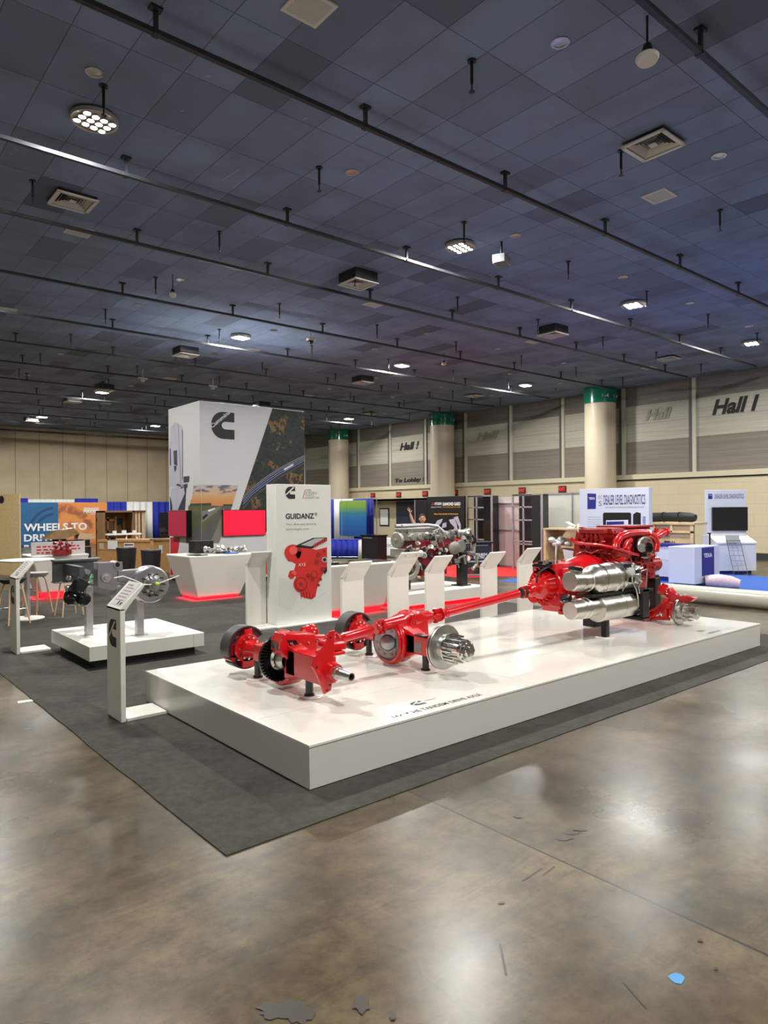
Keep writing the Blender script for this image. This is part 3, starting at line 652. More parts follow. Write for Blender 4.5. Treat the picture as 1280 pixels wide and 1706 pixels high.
# sunset print wraps the corner
q=nodes('sunset_sky_print',.55); px=q.xyz(); k=q.math('DIVIDE',q.math('SUBTRACT',px[2],2.15),.45)
sk=q.ramp(k,[(0,(.62,.26,.08)),(.35,(.62,.36,.18)),(.75,(.55,.42,.34)),(1,(.42,.42,.46))])
mp=q.new('ShaderNodeMapping'); q.link(q.pos,mp.inputs['Vector']); mp.inputs['Scale'].default_value=(1.6,1.6,6)
cl=q.noise(2.2,4,vec=mp.outputs[0]); sk=q.mix(q.math('MULTIPLY',q.ramp(cl,[(.50,(0,0,0)),(.58,(1,1,1))]),q.math('GREATER_THAN',k,.45)),sk,(.14,.12,.17)); q.base(sk)
SKY=MATS['sunset_sky_print']; FLD=mat('print_field',(.10,.11,.05),.6,var=.4,sc=3); ASP=mat('print_asphalt',(.10,.09,.095),.6,var=.2,sc=3); ASL=mat('print_asphalt_light',(.21,.18,.165),.6,var=.2,sc=2); DKF=mat('print_dark_trees',(.05,.05,.02),.6)
b=MB()
b.poly([F(336,842),F(387,843),F(397.5,808.5),F(336,807.5)],0); b.poly([F(336,905),F(365,905),F(387,843),F(336,842)],1)
b.poly([F(336,872,2),F(336,852,2),F(362,845,2),F(370,843.5,2),F(366,848,2)],3); b.poly([F(336,893,2),F(336,905,2),F(365,905,2),F(386,845,2),F(370,845,2),F(352,868,2)],2)
b.poly([F(345,905,3),F(350,905,3),F(370,852,3),F(371,845,3)],1); b.poly([F(350,905,3),F(365,905,3),F(371,870,3) if 0 else F(378,868,3),F(373,845,3),F(362,878,3)],3)
b.poly([F(336,842,3),F(336,838.5,3),F(352,838,3),F(352,842,3)],4); b.poly([F(372,843,3),F(372,840,3),F(388,840,3),F(387,843,3)],4)
b.poly([F(346,850,4),F(358,846,4),F(359,848,4),F(348,853,4)],5); b.poly([F(337,862,4),F(344,856,4),F(347,858,4),F(339,866,4)],6)
b.poly([L_(318,842),L_(335.5,842),L_(335,807.5),L_(323,808.5)][::1],0); b.poly([L_(310,905),L_(335.5,905),L_(335.5,842),L_(314,842)],1); b.poly([L_(322,905,2),L_(335.5,905,2),L_(335.5,872,2),L_(322,880,2)],2)
b.poly([L_(316,842,3),L_(335.5,842,3),L_(335.5,838.5,3),L_(317,839,3)],4); b.poly([L_(316,838,3),L_(319,838,3),L_(318,830,3)],7)
b.build('sunset_road_print',[SKY,FLD,ASP,ASL,DKF,PAPER,BLK,mat('print_sun',(.9,.42,.06),.5)],t)
# truck print on the left face
TW=mat('print_truck_white',(.47,.46,.54),.5,var=.12,sc=3); TD=mat('print_truck_dark',(.03,.03,.06),.5); TM=mat('print_truck_mauve',(.40,.36,.40),.5)
b=MB()
def lq(pts,k,m): b.poly([L_(x,y,k) for x,y in pts][::1],m)
lq([(282.5,812),(313,806),(316,795),(304,793),(304,712),(297,706),(291,704),(284,712),(282.5,740)],1,0)
lq([(292,812),(297,850),(308,850),(311,806),(304,808)],2,1); lq([(284,816),(287,850),(296,850),(308,822),(306,808),(292,810)],3,0)
lq([(282.6,746),(284.5,748),(285,776),(282.8,774)],2,3); lq([(289,751),(295,750),(295.5,776),(290,774)],2,1); lq([(289.5,776),(291,787),(293.5,782),(294,776)],3,1)
lq([(296,704),(297,706),(302,806),(300,806)],3,2); lq([(303.5,716),(304.2,716),(304.5,800),(303.8,800)],3,1); lq([(306,794),(315.5,793),(315,803),(306,804)],2,1)
lq([(302,809),(312,806),(312,812),(301,814)],3,1); lq([(283,826),(287,842),(287,850),(283.5,850)],4,1); lq([(293,808),(300,811),(302,808),(296,806)],4,1)
b.build('truck_print',[TW,TD,TM,mat('print_window_blue',(.05,.06,.20),.5)],t)
MB().poly([L_(283.8,958),L_(290,958),L_(300.5,895),L_(284,895)]).build('red_wedge_print',INKR,t); MB().poly([L_(283,895,1),L_(305,895,1),L_(306,886,1),L_(283,886,1)]).build('white_band_print',PAPER,t)
MB().poly([F(440,957),F(449.5,957),F(449.5,915),F(448.5,915)]).build('red_wedge_print',INKR,t)
for i in range(0): pass
pass
for i,(s,x0,x1,y0) in enumerate((('FOR',379,402.5,912.5),('A WORLD',370,414,920.8),("THAT'S",382,417,929.5),('ALWAYS ON',371,431,939))): rectT('slogan',s,x0,y0,x1,y0+7.2,INK,t,TY-.002,bold=.03)
# screens on the tower
MB().box((8.32,TY-.05,1.24),(9.585,TY-.003,1.925)).build('back_shell',BLK,None) if 0 else None
def screen(name,l,a,b_,axis,col,em,strip=None):
    t2=thing(name,l,'screen',((a[0]+b_[0])/2,(a[1]+b_[1])/2,a[2]))
    MB().box(a,b_).build('bezel',BLKG,t2,bevel=.004)
    e=.012
    m=MB()
    if axis=='y': m.poly([(a[0]+e,a[1]-.001,a[2]+e),(b_[0]-e,a[1]-.001,a[2]+e),(b_[0]-e,a[1]-.001,b_[2]-e),(a[0]+e,a[1]-.001,b_[2]-e)])
    else: m.poly([(a[0]-.001,b_[1]-e,a[2]+e),(a[0]-.001,a[1]+e,a[2]+e),(a[0]-.001,a[1]+e,b_[2]-e),(a[0]-.001,b_[1]-e,b_[2]-e)])
    m.build('display',mat('display_'+name+axis,col,.35,emit=em,var=0),t2)
screen('wall_screen','wide bright red screen on the front of the booth tower',(8.32,TY-.07,1.24),(9.585,TY-.012,1.925),'y',(.62,.006,.032),.75)
screen('wall_screen','darker crimson screen on the left side of the booth tower',(TX-.15,16.96,1.235),(TX-.012,18.12,1.92),'x',(.30,.012,.04),.45)
# tapered counters
def tcounter(x,y,w,d,h,o,l,cat='counter',redlit=True,z0=.06,ox=None):
    t=thing('display_counter',l,cat,(x,y,.007))
    b=MB(); B=[(x,y),(x+w,y),(x+w,y+d),(x,y+d)]; T=[(x-o,y-o),(x+w+(ox or o),y-o),(x+w+(ox or o),y+d+o*.3),(x-o,y+d+o*.3)]
    vs=[(p[0],p[1],z0) for p in B]+[(p[0],p[1],h) for p in T]; b.add(vs,[(3,2,1,0),(4,5,6,7)]+[(i,(i+1)%4,4+(i+1)%4,4+i) for i in range(4)])
    b.build('tapered_body',WHITE,t,bevel=.03)
    if redlit:
        MB().box((x+.05,y+.05,.007),(x+w-.05,y+d-.05,z0+.01)).build('toe_kick',INKR,t)
        b=MB(); e=.03
        b.box((x+e,y+e,z0-.012),(x+w-e,y+e+.012,z0-.002)).box((x+e,y+e,z0-.012),(x+e+.012,y+d-e,z0-.002)).box((x+w-e-.012,y+e,z0-.012),(x+w-e,y+d-e,z0-.002)).build('red_light_strip',REDL,t)
        for (ax,ay,sx,sy) in ((x+w/2,y-.03,w,.1),(x-.03,y+d/2,.1,d)):
            L=bpy.data.lights.new('strip_glow','AREA'); L.shape='RECTANGLE'; L.size=sx; L.size_y=sy; L.energy=14; L.color=(1,.02,.05); lo=bpy.data.objects.new('strip_glow',L); COL.objects.link(lo); lo.parent=t; lo.location=(ax-x,ay-y,z0-.02)
    return t
c1=tcounter(6.36,13.75,1.03,.82,.97,.30,'tapered white counter glowing red underneath, in front of the booth tower')
c3=tcounter(3.95,16.35,.75,.7,.97,.22,'tapered white counter glowing red underneath, behind the bar table',z0=.14)
c2=tcounter(7.10,9.95,1.25,.7,.93,.20,'tapered white counter glowing red underneath, behind the tall product panel',z0=.10)
# glass case top on counter 2
GLS=mat('case_glass',(.75,.80,.80),.03,trans=1,ior=1.2,var=0)
o=MB().box((7.0,9.85,.93),(8.45,10.6,.945)).build('glass_shelf',GLS,org=(7,9.85,.93)); tag(o,'low glass slab lying on the counter behind the product panel','glass top')
t=thing('sample_tray','dark tray of small metal samples on the counter behind the product panel','tray',(6.95,9.9,.945)); MB().box((6.98,10.0,.946),(7.35,10.3,.97)).build('tray',SILD,t,bevel=.004); b=MB(); rnd=random.Random(8)
for i in range(7): b.cyl((7.02+.045*i,10.05+rnd.uniform(0,.2),.97),(7.02+.045*i,10.1+rnd.uniform(0,.15),1.0),.014,n=8)
b.build('metal_samples',SIL,t)
# objects on the tower counter: clear based parts and black boxes
def small(name,l,cat,mbo,m,org,grp=None): return tag(mbo.build(name,m,org=org,bevel=.003),l,cat,grp)
cz=.972
def cp(x,y): v=ony(x,y,13.9); return v
small('black_case','black cube shaped display case with a chrome roundel, on the tower counter','case',MB().box((6.55,14.2,cz),(6.98,14.55,cz+.27)),BLK,(6.55,14.2,cz))
MBr=MB().lathe((6.78,14.195,cz+.10),(0,-1,0),[(0,.05),(.01,.06),(.02,.045),(.022,0)],24); r_o=MBr.build('roundel',CHR,bpy.data.objects['black_case']); 
small('leaflet','dark leaflet at the left front of the tower counter','leaflet',MB().box((6.17,13.62,cz),(6.42,13.8,cz+.015)),BLK,(6.17,13.6,cz))
small('tablet','flat dark tablet near the front corner of the tower counter','tablet',MB().box((6.22,13.48,cz),(6.5,13.6,cz+.012)),SCRB,(6.22,13.48,cz))
small('blue_folder','blue folder under the black gloves on the tower counter','folder',MB().box((6.95,13.5,cz),(7.22,13.7,cz+.02)),mat('blue_card',(.02,.12,.5),.5),(6.95,13.5,cz))
b=MB(); rnd=random.Random(4)
for i in range(9): b.sph((6.85+rnd.uniform(0,.3),13.75+rnd.uniform(-.06,.1),cz+.035),.05,8,0,(1.3,.8,.6))
small('black_bag','crumpled black pouch in the middle of the tower counter','bag',b,BLK,(6.85,13.75,cz))
def device(x,y,s,l,seed):
    rnd=random.Random(seed); t=thing('cutaway_sample',l,'sample part',(x,y,cz),'cutaway samples on the tower counter'); b=MB().box((x-s,y-s*.6,cz),(x+s,y+s*.6,cz+.02)); b.build('clear_base',mat('frosted_base',(.55,.57,.56),.2,trans=.5),t)
    b=MB()
    for i in range(8):
        a=Vector((x+rnd.uniform(-s,s)*.7,y+rnd.uniform(-s,s)*.4,cz+.03+rnd.uniform(0,.10))); d=Vector((rnd.uniform(-1,1),rnd.uniform(-1,1),rnd.uniform(-.6,.6))).normalized()*.05; b.cyl(a-d,a+d,rnd.uniform(.015,.045),n=12)
    b.build('machined_part',SIL,t); b=MB()
    for i in range(3): a=Vector((x+rnd.uniform(-s,s)*.8,y,cz+.05+rnd.uniform(0,.05))); b.sph(a,.02,8)
    b.build('fastener',SILD,t)
device(6.80,13.95,.14,'clear based metal sample left of centre on the tower counter',1); device(7.12,14.1,.15,'clear based metal sample at the centre of the tower counter',2); device(7.35,13.95,.10,'dark metal sample right of centre on the tower counter',3); device(7.52,13.85,.10,'metal sample at the right end of the tower counter',5)
# second small stage with a suspension axle
PX0,PX1,PY0,PY1=2.595,4.06,8.56,10.21
t=thing('display_stage','small square white stage carrying the silver suspension axle','display platform',(PX0,PY0,.007))
MB().box((PX0,PY0,.115),(PX1,PY1,.29)).build('deck',WHITE,t,bevel=.004)
MB().box((PX0+.09,PY0+.10,.007),(PX1-.09,PY1-.1,.12)).build('recessed_plinth',BLK,t)
b=MB(); b.box((PX0+.23,PY0-.0008,.117),(PX0+.233,PY0,.288)).box((PX1-.15,PY0-.0008,.117),(PX1-.147,PY0,.288)); b.build('panel_seam',INKG,t)
b=MB(); dashes(b,(3.0,8.62,.2905),(1,0,0),(0,1,0),.95,.03,1,3,24); b.build('printed_caption',INKG,t)
# bar table and stools
t=thing('bar_table','tall round white bar table on a grey pole','bar table',(3.05,13.55,.007))
MB().lathe((3.05,13.55,1.03),(0,0,1),[(0,.40),(.012,.445),(.03,.45),(.035,.44),(.035,0)],48).build('table_top',WHITE,t); MB().cyl((3.05,13.55,.02),(3.05,13.55,1.03),.048,n=24).build('pole',ALU,t); MB().lathe((3.05,13.55,.007),(0,0,1),[(0,.28),(.012,.28),(.02,.27),(.03,.06)],40).build('base_plate',WHITE,t)
def stool(seatm,l):
    t=thing('bar_stool',l,'bar stool',(0,0,0),'bar stools with oak legs')
    MB().lathe((0,0,.68),(0,0,1),[(0,.05),(.01,.15),(.05,.20),(.085,.215),(.09,.19),(.075,.0)],30).build('seat',seatm,t)
    for i in range(4):
        a=R(45+90*i); ca,sa=math.cos(a),math.sin(a)
        MB().tube([(ca*.10,sa*.10,.685),(ca*.135,sa*.135,.66),(ca*.16,sa*.16,.58),(ca*.27,sa*.27,0)],[.012,.014,.015,.013],8).build('leg',LEGW,t)
    b=MB(); k=.235
    for i in range(4):
        a,c=R(45+90*i),R(135+90*i); b.cyl((math.cos(a)*k*.92,math.sin(a)*k*.92,.26),(math.cos(c)*k*.92,math.sin(c)*k*.92,.26),.005,n=6)
    b.build('foot_ring',CHR,t); return t
s1=stool(FELT,'charcoal bar stool in front of the bar table, with both front oak legs in view'); s1.location=(2.72,13.10,.007); s1.rotation_euler=(0,0,R(20))
o=dup(s1,loc=(3.72,13.42,.007),rz=R(5),label='charcoal bar stool mostly hidden behind the far white kiosk')
s2=stool(mat('pale_grey_shell',(.34,.34,.33),.5),'pale grey bar stool behind the bar table pole'); s2.location=(3.35,14.15,.007); s2.rotation_euler=(0,0,R(30))
s3=dup(s1,loc=(2.3,13.95,.007),rz=R(60),label='charcoal bar stool cut off by the left edge of the picture')
# ================================================================ THE RED POWERTRAIN
V=Vector
def pole(x,y,l,z1,r=.034,square=False):
    t=thing('support_post',l,'support post',(x,y,SZ),'black posts carrying the powertrain')
    if square: MB().box((x-r,y-r,SZ+.008),(x+r,y+r,z1)).build('pole',BLK,t,bevel=.004)
    else: MB().cyl((x,y,SZ+.008),(x,y,z1),r,n=24).ring((x,y,SZ+.006),(0,0,1),.016,r,r+.012).build('pole',BLKG,t)
    MB().lathe((x,y,SZ),(0,0,1),[(0,.12),(.006,.12),(.009,.115),(.009,0)],40).build('base_disc',mat('post_base_white',(.72,.70,.63),.25),t)
    return t
pole(3.284,5.78,'black post under the brake drum end of the cutaway axle',.50)
pole(3.29,4.92,'black post under the bare spindle end of the cutaway axle, nearest the camera',.50)
pole(4.70,5.86,'black post under the brake drum end of the clear domed axle',.50)
pole(4.66,4.925,'black post beside the steel brake disc of the clear domed axle',.50)
def bolts(mb,o,d,R0,n,r=.009,h=.014,a0=0,mi=0):
    u,w,d=frame(d); o=V(o)
    for i in range(n):
        a=a0+2*PI*i/n; p=o+(u*math.cos(a)+w*math.sin(a))*R0; mb.cyl(p,p+d*h,r,n=6,mi=mi)
    return mb
def drum_end(t,X,Y,Z,s=1.0):
    """drum brake end, shoes exposed; axle runs towards -Y"""
    o=(X,Y-.075,Z)
    b=MB(); 
    for a0,a1 in ((R(-200),R(-30)),(R(18),R(140))): b.ring(o,(0,1,0),.155,.192,.208,40,0,a0,a1)
    b.build('brake_lining',LINING,t)
    b=MB()
    for a0,a1 in ((R(-205),R(-28)),(R(15),R(145))):
        b.ring((X,Y-.04,Z),(0,1,0),.02,.145,.192,36,0,a0,a1); b.ring((X,Y+.03,Z),(0,1,0),.02,.145,.192,36,0,a0,a1)
    b.build('brake_shoe',mat('dark_maroon_shoe',(.10,.02,.025),.35,var=.2),t)
    b=MB().lathe((X,Y-.10,Z),(0,1,0),[(0,.075),(.0,.13),(.025,.14),(.03,.05)],36); b.box((X-.06,Y-.1,Z-.19),(X+.06,Y-.06,Z-.1)); b.box((X-.03,Y-.09,Z+.10),(X+.05,Y+.03,Z+.18))
    sp=b.build('brake_spider',RED,t,bevel=.003)
    bolts(MB(),(X,Y-.10,Z),(0,-1,0),.105,12,.012,.014).build('bolt',CHR,sp)
    b=MB().lathe((X,Y-.02,Z),(0,1,0),[(0,.09),(.10,.10),(.11,.15),(.135,.15),(.14,.09),(.20,.08),(.215,.03)],36); hb=b.build('hub',CHR,t)
    b=MB(); bolts(b,(X,Y+.11,Z),(0,1,0),.13,10,.011,.06); b.build('wheel_stud',CHR,hb)
    b=MB().lathe((X,Y-.10,Z),(0,-1,0),[(0,.085),(.07,.075),(.16,.062),(.30,.07),(.45,.09)],28); b.build('axle_tube',RED,t)
    MB().box((X-.16,Y-.05,Z-.06),(X-.10,Y+.07,Z+.04)).cyl((X-.15,Y-.08,Z-.10),(X-.15,Y+.08,Z-.10),.022).build('anchor_bracket',RED2,t,bevel=.004)
def disc_hub(t,X,Y,Z,s=1.0,redmount=True,col=CHR):
    """steel rotor, studded flange and barrel pointing to -Y; Y = rotor plane"""
    d=(0,-1,0)
    MB().lathe((X,Y+.045*s,Z),d,[(0,.12*s),(0,.212*s),(.003,.215*s),(.016*s,.215*s),(.018*s,.19*s),(.026*s,.19*s),(.028*s,.215*s),(.042*s,.215*s),(.045*s,.212*s),(.045*s,.125*s),(.10*s,.115*s),(.10*s,.07*s)],56,cap=False).build('brake_disc',SIL,t)
    b=MB().lathe((X,Y-.04*s,Z),d,[(0,.095*s),(.035*s,.105*s),(.037*s,.148*s),(.055*s,.148*s),(.057*s,.09*s),(.10*s,.078*s),(.19*s,.072*s),(.20*s,.098*s),(.235*s,.10*s),(.24*s,.085*s),(.26*s,.082*s),(.262*s,.05*s),(.285*s,.045*s),(.288*s,0)],44)
    for i in range(5):
        a=2*PI*i/5+.3; p=V((X,Y-.1*s,Z))+V((math.cos(a),0,math.sin(a)))*.075*s; b.cyl(p,p+V((0,-.13*s,0)),.022*s,n=12)
    hb=b.build('hub',col,t)
    b=MB(); bolts(b,(X,Y-.08*s,Z),d,.128*s,10,.0105*s,.12*s); b.build('wheel_stud',col,hb)
    b=MB(); bolts(b,(X,Y-.275*s,Z),d,.088*s,8,.008*s,.02*s); b.build('cap_bolt',col,hb)
# ---- axle A : cutaway, ring gear exposed
X,Z=3.284,.575
t=thing('drive_axle','red cutaway drive axle with exposed ring gear and bare spindle','drive axle',(X,5.35,SZ+.19),'red tandem axles')
drum_end(t,X,6.06,Z)
b=MB().ring((X-.03,5.36,Z),(1,0,0),.16,.20,.245,48,0,R(-12),R(165)); 
b.lathe((X+.10,5.36,Z),(1,0,0),[(0,.235),(.06,.22),(.14,.17),(.20,.10)],40,cap=False)
b.box((X-.075,4.62,Z-.105),(X+.075,5.17,Z+.12)); b.box((X-.07,5.54,Z-.08),(X+.07,5.75,Z+.08))
b.prism([(X-.075,5.20,Z-.15),(X-.075,5.02,Z-.105),(X-.075,5.02,Z+.12),(X-.075,5.20,Z+.17)],(.15,0,0)); b.build('axle_housing',RED,t,bevel=.012)
g=MB().ring((X,5.40,Z),(0,-1,0),.03,.115,.212,64)
b=MB()
for i in range(46):
    a=2*PI*i/46; c,s=math.cos(a),math.sin(a); c2,s2=math.cos(a+.10),math.sin(a+.10)
    b.bar((X+c*.13,5.365,Z+s*.13),(X+c2*.215,5.345,Z+s2*.215),.013,.03,up=(0,1,0))
g.v+=[] ; o0=len(g.v); g.add(b.v,b.f); g.build('ring_gear',mat('gear_black',(.018,.018,.02),.28,.6,var=.2,sc=20),t)
b=MB().lathe((X,5.40,Z),(0,-1,0),[(0,.12),(.05,.118),(.07,.10),(.12,.095),(.15,.07),(.19,.06),(.20,.045),(.20,0)],36); dc=b.build('differential_case',SIL,t)
bolts(MB(),(X,5.345,Z),(0,-1,0),.10,10,.010,.02).build('bolt',SILD,dc)
MB().lathe((X,5.215,Z),(0,-1,0),[(0,.085),(.045,.088),(.05,.06)],32).ring((X,5.12,Z),(0,-1,0),.02,.05,.075).build('bearing',BLKG,t)
# upper carrier casting with cut window
b=MB(); b.prism([(X-.14,5.30,Z+.20),(X-.10,5.30,Z+.26),(X+.22,5.30,Z+.22),(X+.24,5.30,Z+.02),(X-.02,5.30,Z-.02),(X-.15,5.30,Z+.10)],(0,-.17,0)); b.prism([(X+.02,5.52,Z+.17),(X+.08,5.52,Z+.235),(X+.26,5.52,Z+.17),(X+.26,5.52,Z-.1),(X+.1,5.52,Z-.12)],(0,-.35,0))
b.cyl((X+.10,5.36,Z+.10),(X+.44,5.30,Z+.10),.10,.065); ca=b.build('carrier_casting',RED,t,bevel=.012)
MB().prism([(X-.085,5.129,Z+.20),(X+.01,5.129,Z+.19),(X+.09,5.129,Z+.04),(X+.02,5.129,Z+.02)],(0,.01,0)).prism([(X-.145,5.27,Z+.19),(X-.145,5.18,Z+.17),(X-.151,5.18,Z+.11),(X-.151,5.27,Z+.12)],(-.004,0,0)).build('cut_window',BLKG,ca)
MB().tube([(X-.05,5.12,Z+.18),(X+.0,5.12,Z+.10),(X+.05,5.115,Z+.03)],.013,10).build('shift_rod',CHR,ca)
b=MB().sph((X+.36,5.42,Z+.19),.07,18).cyl((X+.28,5.42,Z+.17),(X+.40,5.41,Z+.19),.066); bp=b.build('power_divider_bulb',RED,t); bolts(MB(),(X+.335,5.38,Z+.215),(-.4,-.7,.5),.045,8,.007,.012).build('bolt',PAPER,bp)
b=MB()
for k in range(14): a=V((X+.05+.03*k,5.15+.02*(k%3),Z+.13+.02*math.sin(k*2.1))); b.cyl(a,a+V((0,-.03,.02)),.011,n=6)
b.build('housing_bolts',CHR if 0 else RED2,t)
# spring plate + spindle
def on(pts,Y): return [ony(x,y,Y) for x,y in pts]
pl_=on([(521,1111),(527,1096),(545,1072),(552,1052),(558,1050),(557,1080),(556,1107),(555,1133),(552,1150),(541,1157),(538,1146),(530,1128)],4.615)
b=MB().prism(pl_,(0,.028,0)); sp=b.build('spring_plate',RED2 if 0 else RED,t,bevel=.003)
b=MB()
for x,y in ((545,1150),(550,1141),(551,1062),(528,1112)): p=ony(x,y,4.613); b.cyl(p,p+V((0,-.003,0)),.008,n=12)
b.build('plate_hole',BLK,sp)
MB().lathe((X+.02,4.62,Z+.005),(0,-1,0),[(0,.085),(.03,.075),(.07,.07),(.075,.062)],32).build('spindle_collar',RED,t)
MB().lathe((X+.02,4.545,Z+.005),(0,-1,0),[(0,.055),(.03,.055),(.032,.046),(.16,.036),(.165,.034),(.20,.033),(.20,.024),(.10,.022)],32,cap=False).build('spindle',SIL,t)
MB().lathe((X+.02,4.44,Z+.005),(0,-1,0),[(0,.0225),(.004,.0225),(.004,0)],24).build('spindle_bore',BLK,t)
b=MB().box((X+.02,4.66,Z+.11),(X+.20,4.86,Z+.14)).box((X+.1,4.70,Z+.14),(X+.24,4.78,Z+.20)).cyl((X+.15,4.86,Z+.17),(X+.15,4.96,Z+.17),.03); b.build('torque_bracket',RED,t,bevel=.008)
# ---- shaft between the axles
def joint_(b,p,d,s=1.0):
    p=V(p);u,w,d=frame(d)
    for sg,ax in ((1,u),(-1,w)):
        for k in (-1,1):
            e=p+ax*k*.052*s; b.bar(e-d*.0*s,e-d*sg*.085*s,.032*s,.030*s,up=ax); b.cyl(e-ax*k*.012*s,e+ax*k*.02*s,.026*s,n=14)
        b.cyl(p-d*sg*.09*s,p-d*sg*.075*s,.062*s,n=24)
    b.cyl(p-u*.06*s,p+u*.06*s,.016*s,n=10); b.cyl(p-w*.06*s,p+w*.06*s,.016*s,n=10)
def shaft(l,p,q_,r,name,ends=(1,1),s=1.0,grp='red propeller shafts'):
    p,q_=V(p),V(q_); d=(q_-p).normalized(); t=thing(name,l,'drive shaft',tuple(p),grp)
    a=p+d*.13*s*ends[0]; c=q_-d*.13*s*ends[1]
    MB().lathe(a,c-a,[(0,r*.7),(.03,r*1.08),(.05,r),((c-a).length-.05,r),((c-a).length-.03,r*1.08),((c-a).length,r*.7)],36).build('shaft_tube',RED,t)
    for k,(e,f) in enumerate(((p,ends[0]),(q_,ends[1]))):
        if f: b=MB(); joint_(b,e,d if k==0 else -d,s); b.build('universal_joint',RED,t,bevel=.002)
    return t
shaft('short red shaft coupling the two axles',(3.78,5.30,.665),(4.42,5.30,.735),.046,'propeller_shaft')
# ---- axle B : clear dome
X,Z=4.68,.555
t=thing('drive_axle','red drive axle with clear domed cover and steel brake disc','drive axle',(X,5.36,SZ+.19),'red tandem axles')
drum_end(t,X,6.10,Z+.005)
b=MB().lathe((X-.13,5.36,Z),(1,0,0),[(0,.175),(0,.225),(.02,.235),(.04,.235),(.05,.22),(.16,.225),(.26,.19),(.34,.13),(.40,.075)],52,cap=False)
b.box((X-.07,4.80,Z-.085),(X+.085,5.20,Z+.10)); b.prism([(X-.07,5.24,Z-.17),(X-.07,5.03,Z-.085),(X-.07,5.03,Z+.10),(X-.07,5.24,Z+.18)],(.16,0,0)); b.prism([(X-.07,5.48,Z-.17),(X-.07,5.68,Z-.08),(X-.07,5.68,Z+.08),(X-.07,5.48,Z+.18)],(.16,0,0))
b.build('axle_housing',RED,t,bevel=.012)
MB().lathe((X-.14,5.36,Z),(-1,0,0),[(0,.19),(.02,.188),(.06,.16),(.09,.11),(.105,.05),(.108,0)],44).build('dome_cover',CLEAR,t)
MB().ring((X-.155,5.36,Z),(1,0,0),.018,.185,.215,52).build('dome_flange',RED,t)
b=MB().lathe((X-.12,5.36,Z),(-1,0,0),[(0,.18),(.005,.18),(.005,0)],36); b.build('inner_cavity',SILD,t)
b=MB().ring((X-.135,5.345,Z),(-.85,-.5,0),.03,.08,.15,36); b.lathe((X-.125,5.35,Z),(-.85,-.5,0),[(0,.08),(.05,.07),(.065,.03),(.07,0)],28); g=b.build('differential_gear',mat('gear_grey',(.36,.36,.37),.3,1),t); bolts(MB(),(X-.155,5.33,Z),(-.85,-.5,0),.115,10,.014,.015).build('bolt',SILD,g)
b=MB().prism([(X+.05,5.22,Z+.15),(X+.10,5.22,Z+.27),(X+.20,5.22,Z+.29),(X+.30,5.22,Z+.22),(X+.32,5.22,Z-.02),(X+.12,5.22,Z-.08)],(0,.26,0)).cyl((X+.12,5.30,Z+.19),(X+.38,5.30,Z+.20),.085,.075).cyl((X+.2,5.47,Z+.05),(X+.34,5.47,Z+.05),.08)
b.prism([(X-.20,5.25,Z+.19),(X-.02,5.25,Z+.235),(X+.10,5.25,Z+.27),(X+.10,5.25,Z+.10),(X-.1,5.25,Z+.12)],(0,.2,0)).cyl((X-.26,5.30,Z+.185),(X+.02,5.30,Z+.2),.055,.075)
ca=b.build('carrier_casting',RED,t,bevel=.014)
bolts(bolts(MB(),(X+.11,5.30,Z+.195),(-1,0,0),.105,10,.009,.012),(X+.36,5.3,Z+.2),(1,0,0),.07,8,.008,.012).build('bolt',RED2,ca)
b=MB().box((X-.0715,4.93,Z-.06),(X-.069,5.03,Z+.04)); b.build('cut_window',SILD,t)
b=MB().box((X-.12,4.83,Z+.11),(X-.04,4.98,Z+.125)); b.build('bracket_slot',BLK,t)
disc_hub(t,X+.03,4.70,Z+.02)
b=MB().ring((X+.03,4.765,Z+.02),(0,-1,0),.03,.12,.205,30,0,R(-80),R(100)).lathe((X+.03,4.86,Z+.01),(0,-1,0),[(0,.10),(.08,.11),(.10,.14)],28); b.build('caliper_mount',RED,t,bevel=.004)
shaft('long thick red shaft from the domed axle up to the gearbox',(5.16,5.30,.762),(6.66,5.27,.900),.052,'propeller_shaft',s=1.05)
t=bpy.data.objects['propeller_shaft.001']; MB().lathe((6.56,5.272,.891),(1,0,.09),[(0,.056),(.02,.066),(.045,.056),(.06,.066),(.08,.05)],28).build('rubber_boot',RUB,t)
# ---- transmission
Y=5.27; t=thing('transmission','red ribbed gearbox between the long shaft and the engine','transmission',(7.2,Y,SZ),None)
b=MB().lathe((6.70,Y,.912),(1,0,.04),[(0,.05),(.04,.085),(.06,.085),(.08,.06),(.17,.07),(.20,.13),(.30,.17),(.36,.21),(.50,.235),(.72,.26),(.80,.27),(.84,.28),(1.1,.32),(1.30,.33)],40)
b.cyl((7.0,Y-.14,.80),(7.45,Y-.14,.80),.10,.13).cyl((7.0,Y+.16,.82),(7.45,Y+.16,.82),.11).box((7.02,Y-.17,1.08),(7.52,Y+.17,1.22)).box((7.10,Y-.22,1.0),(7.3,Y+.2,1.16)); b.build('gear_case',RED,t,bevel=.01)
b=MB()
for k in range(20):
    a=2*PI*k/20; c,s=math.cos(a),math.sin(a); b.bar((6.92,Y+c*.15,.93+s*.15),(7.42,Y+c*.262,.94+s*.262),.014,.05,up=(0,c,s))
for xx in (7.02,7.16,7.3): b.ring((xx,Y,.935),(1,0,0),.014,.2,.24+.1*(xx-7.02),36)
b.build('casting_rib',RED,t)
b=MB()
for k in range(26):
    rnd=random.Random(k); a=rnd.uniform(PI*.6,PI*1.6); xx=rnd.uniform(6.9,7.5); rr_=.2+.12*(xx-6.9); p=V((xx,Y+math.cos(a)*rr_,.94-math.sin(a)*rr_)); b.cyl(p,p+V((-.02,math.cos(a)*.03,-math.sin(a)*.03)),.012,n=6)
b.build('bolt',RED,t)
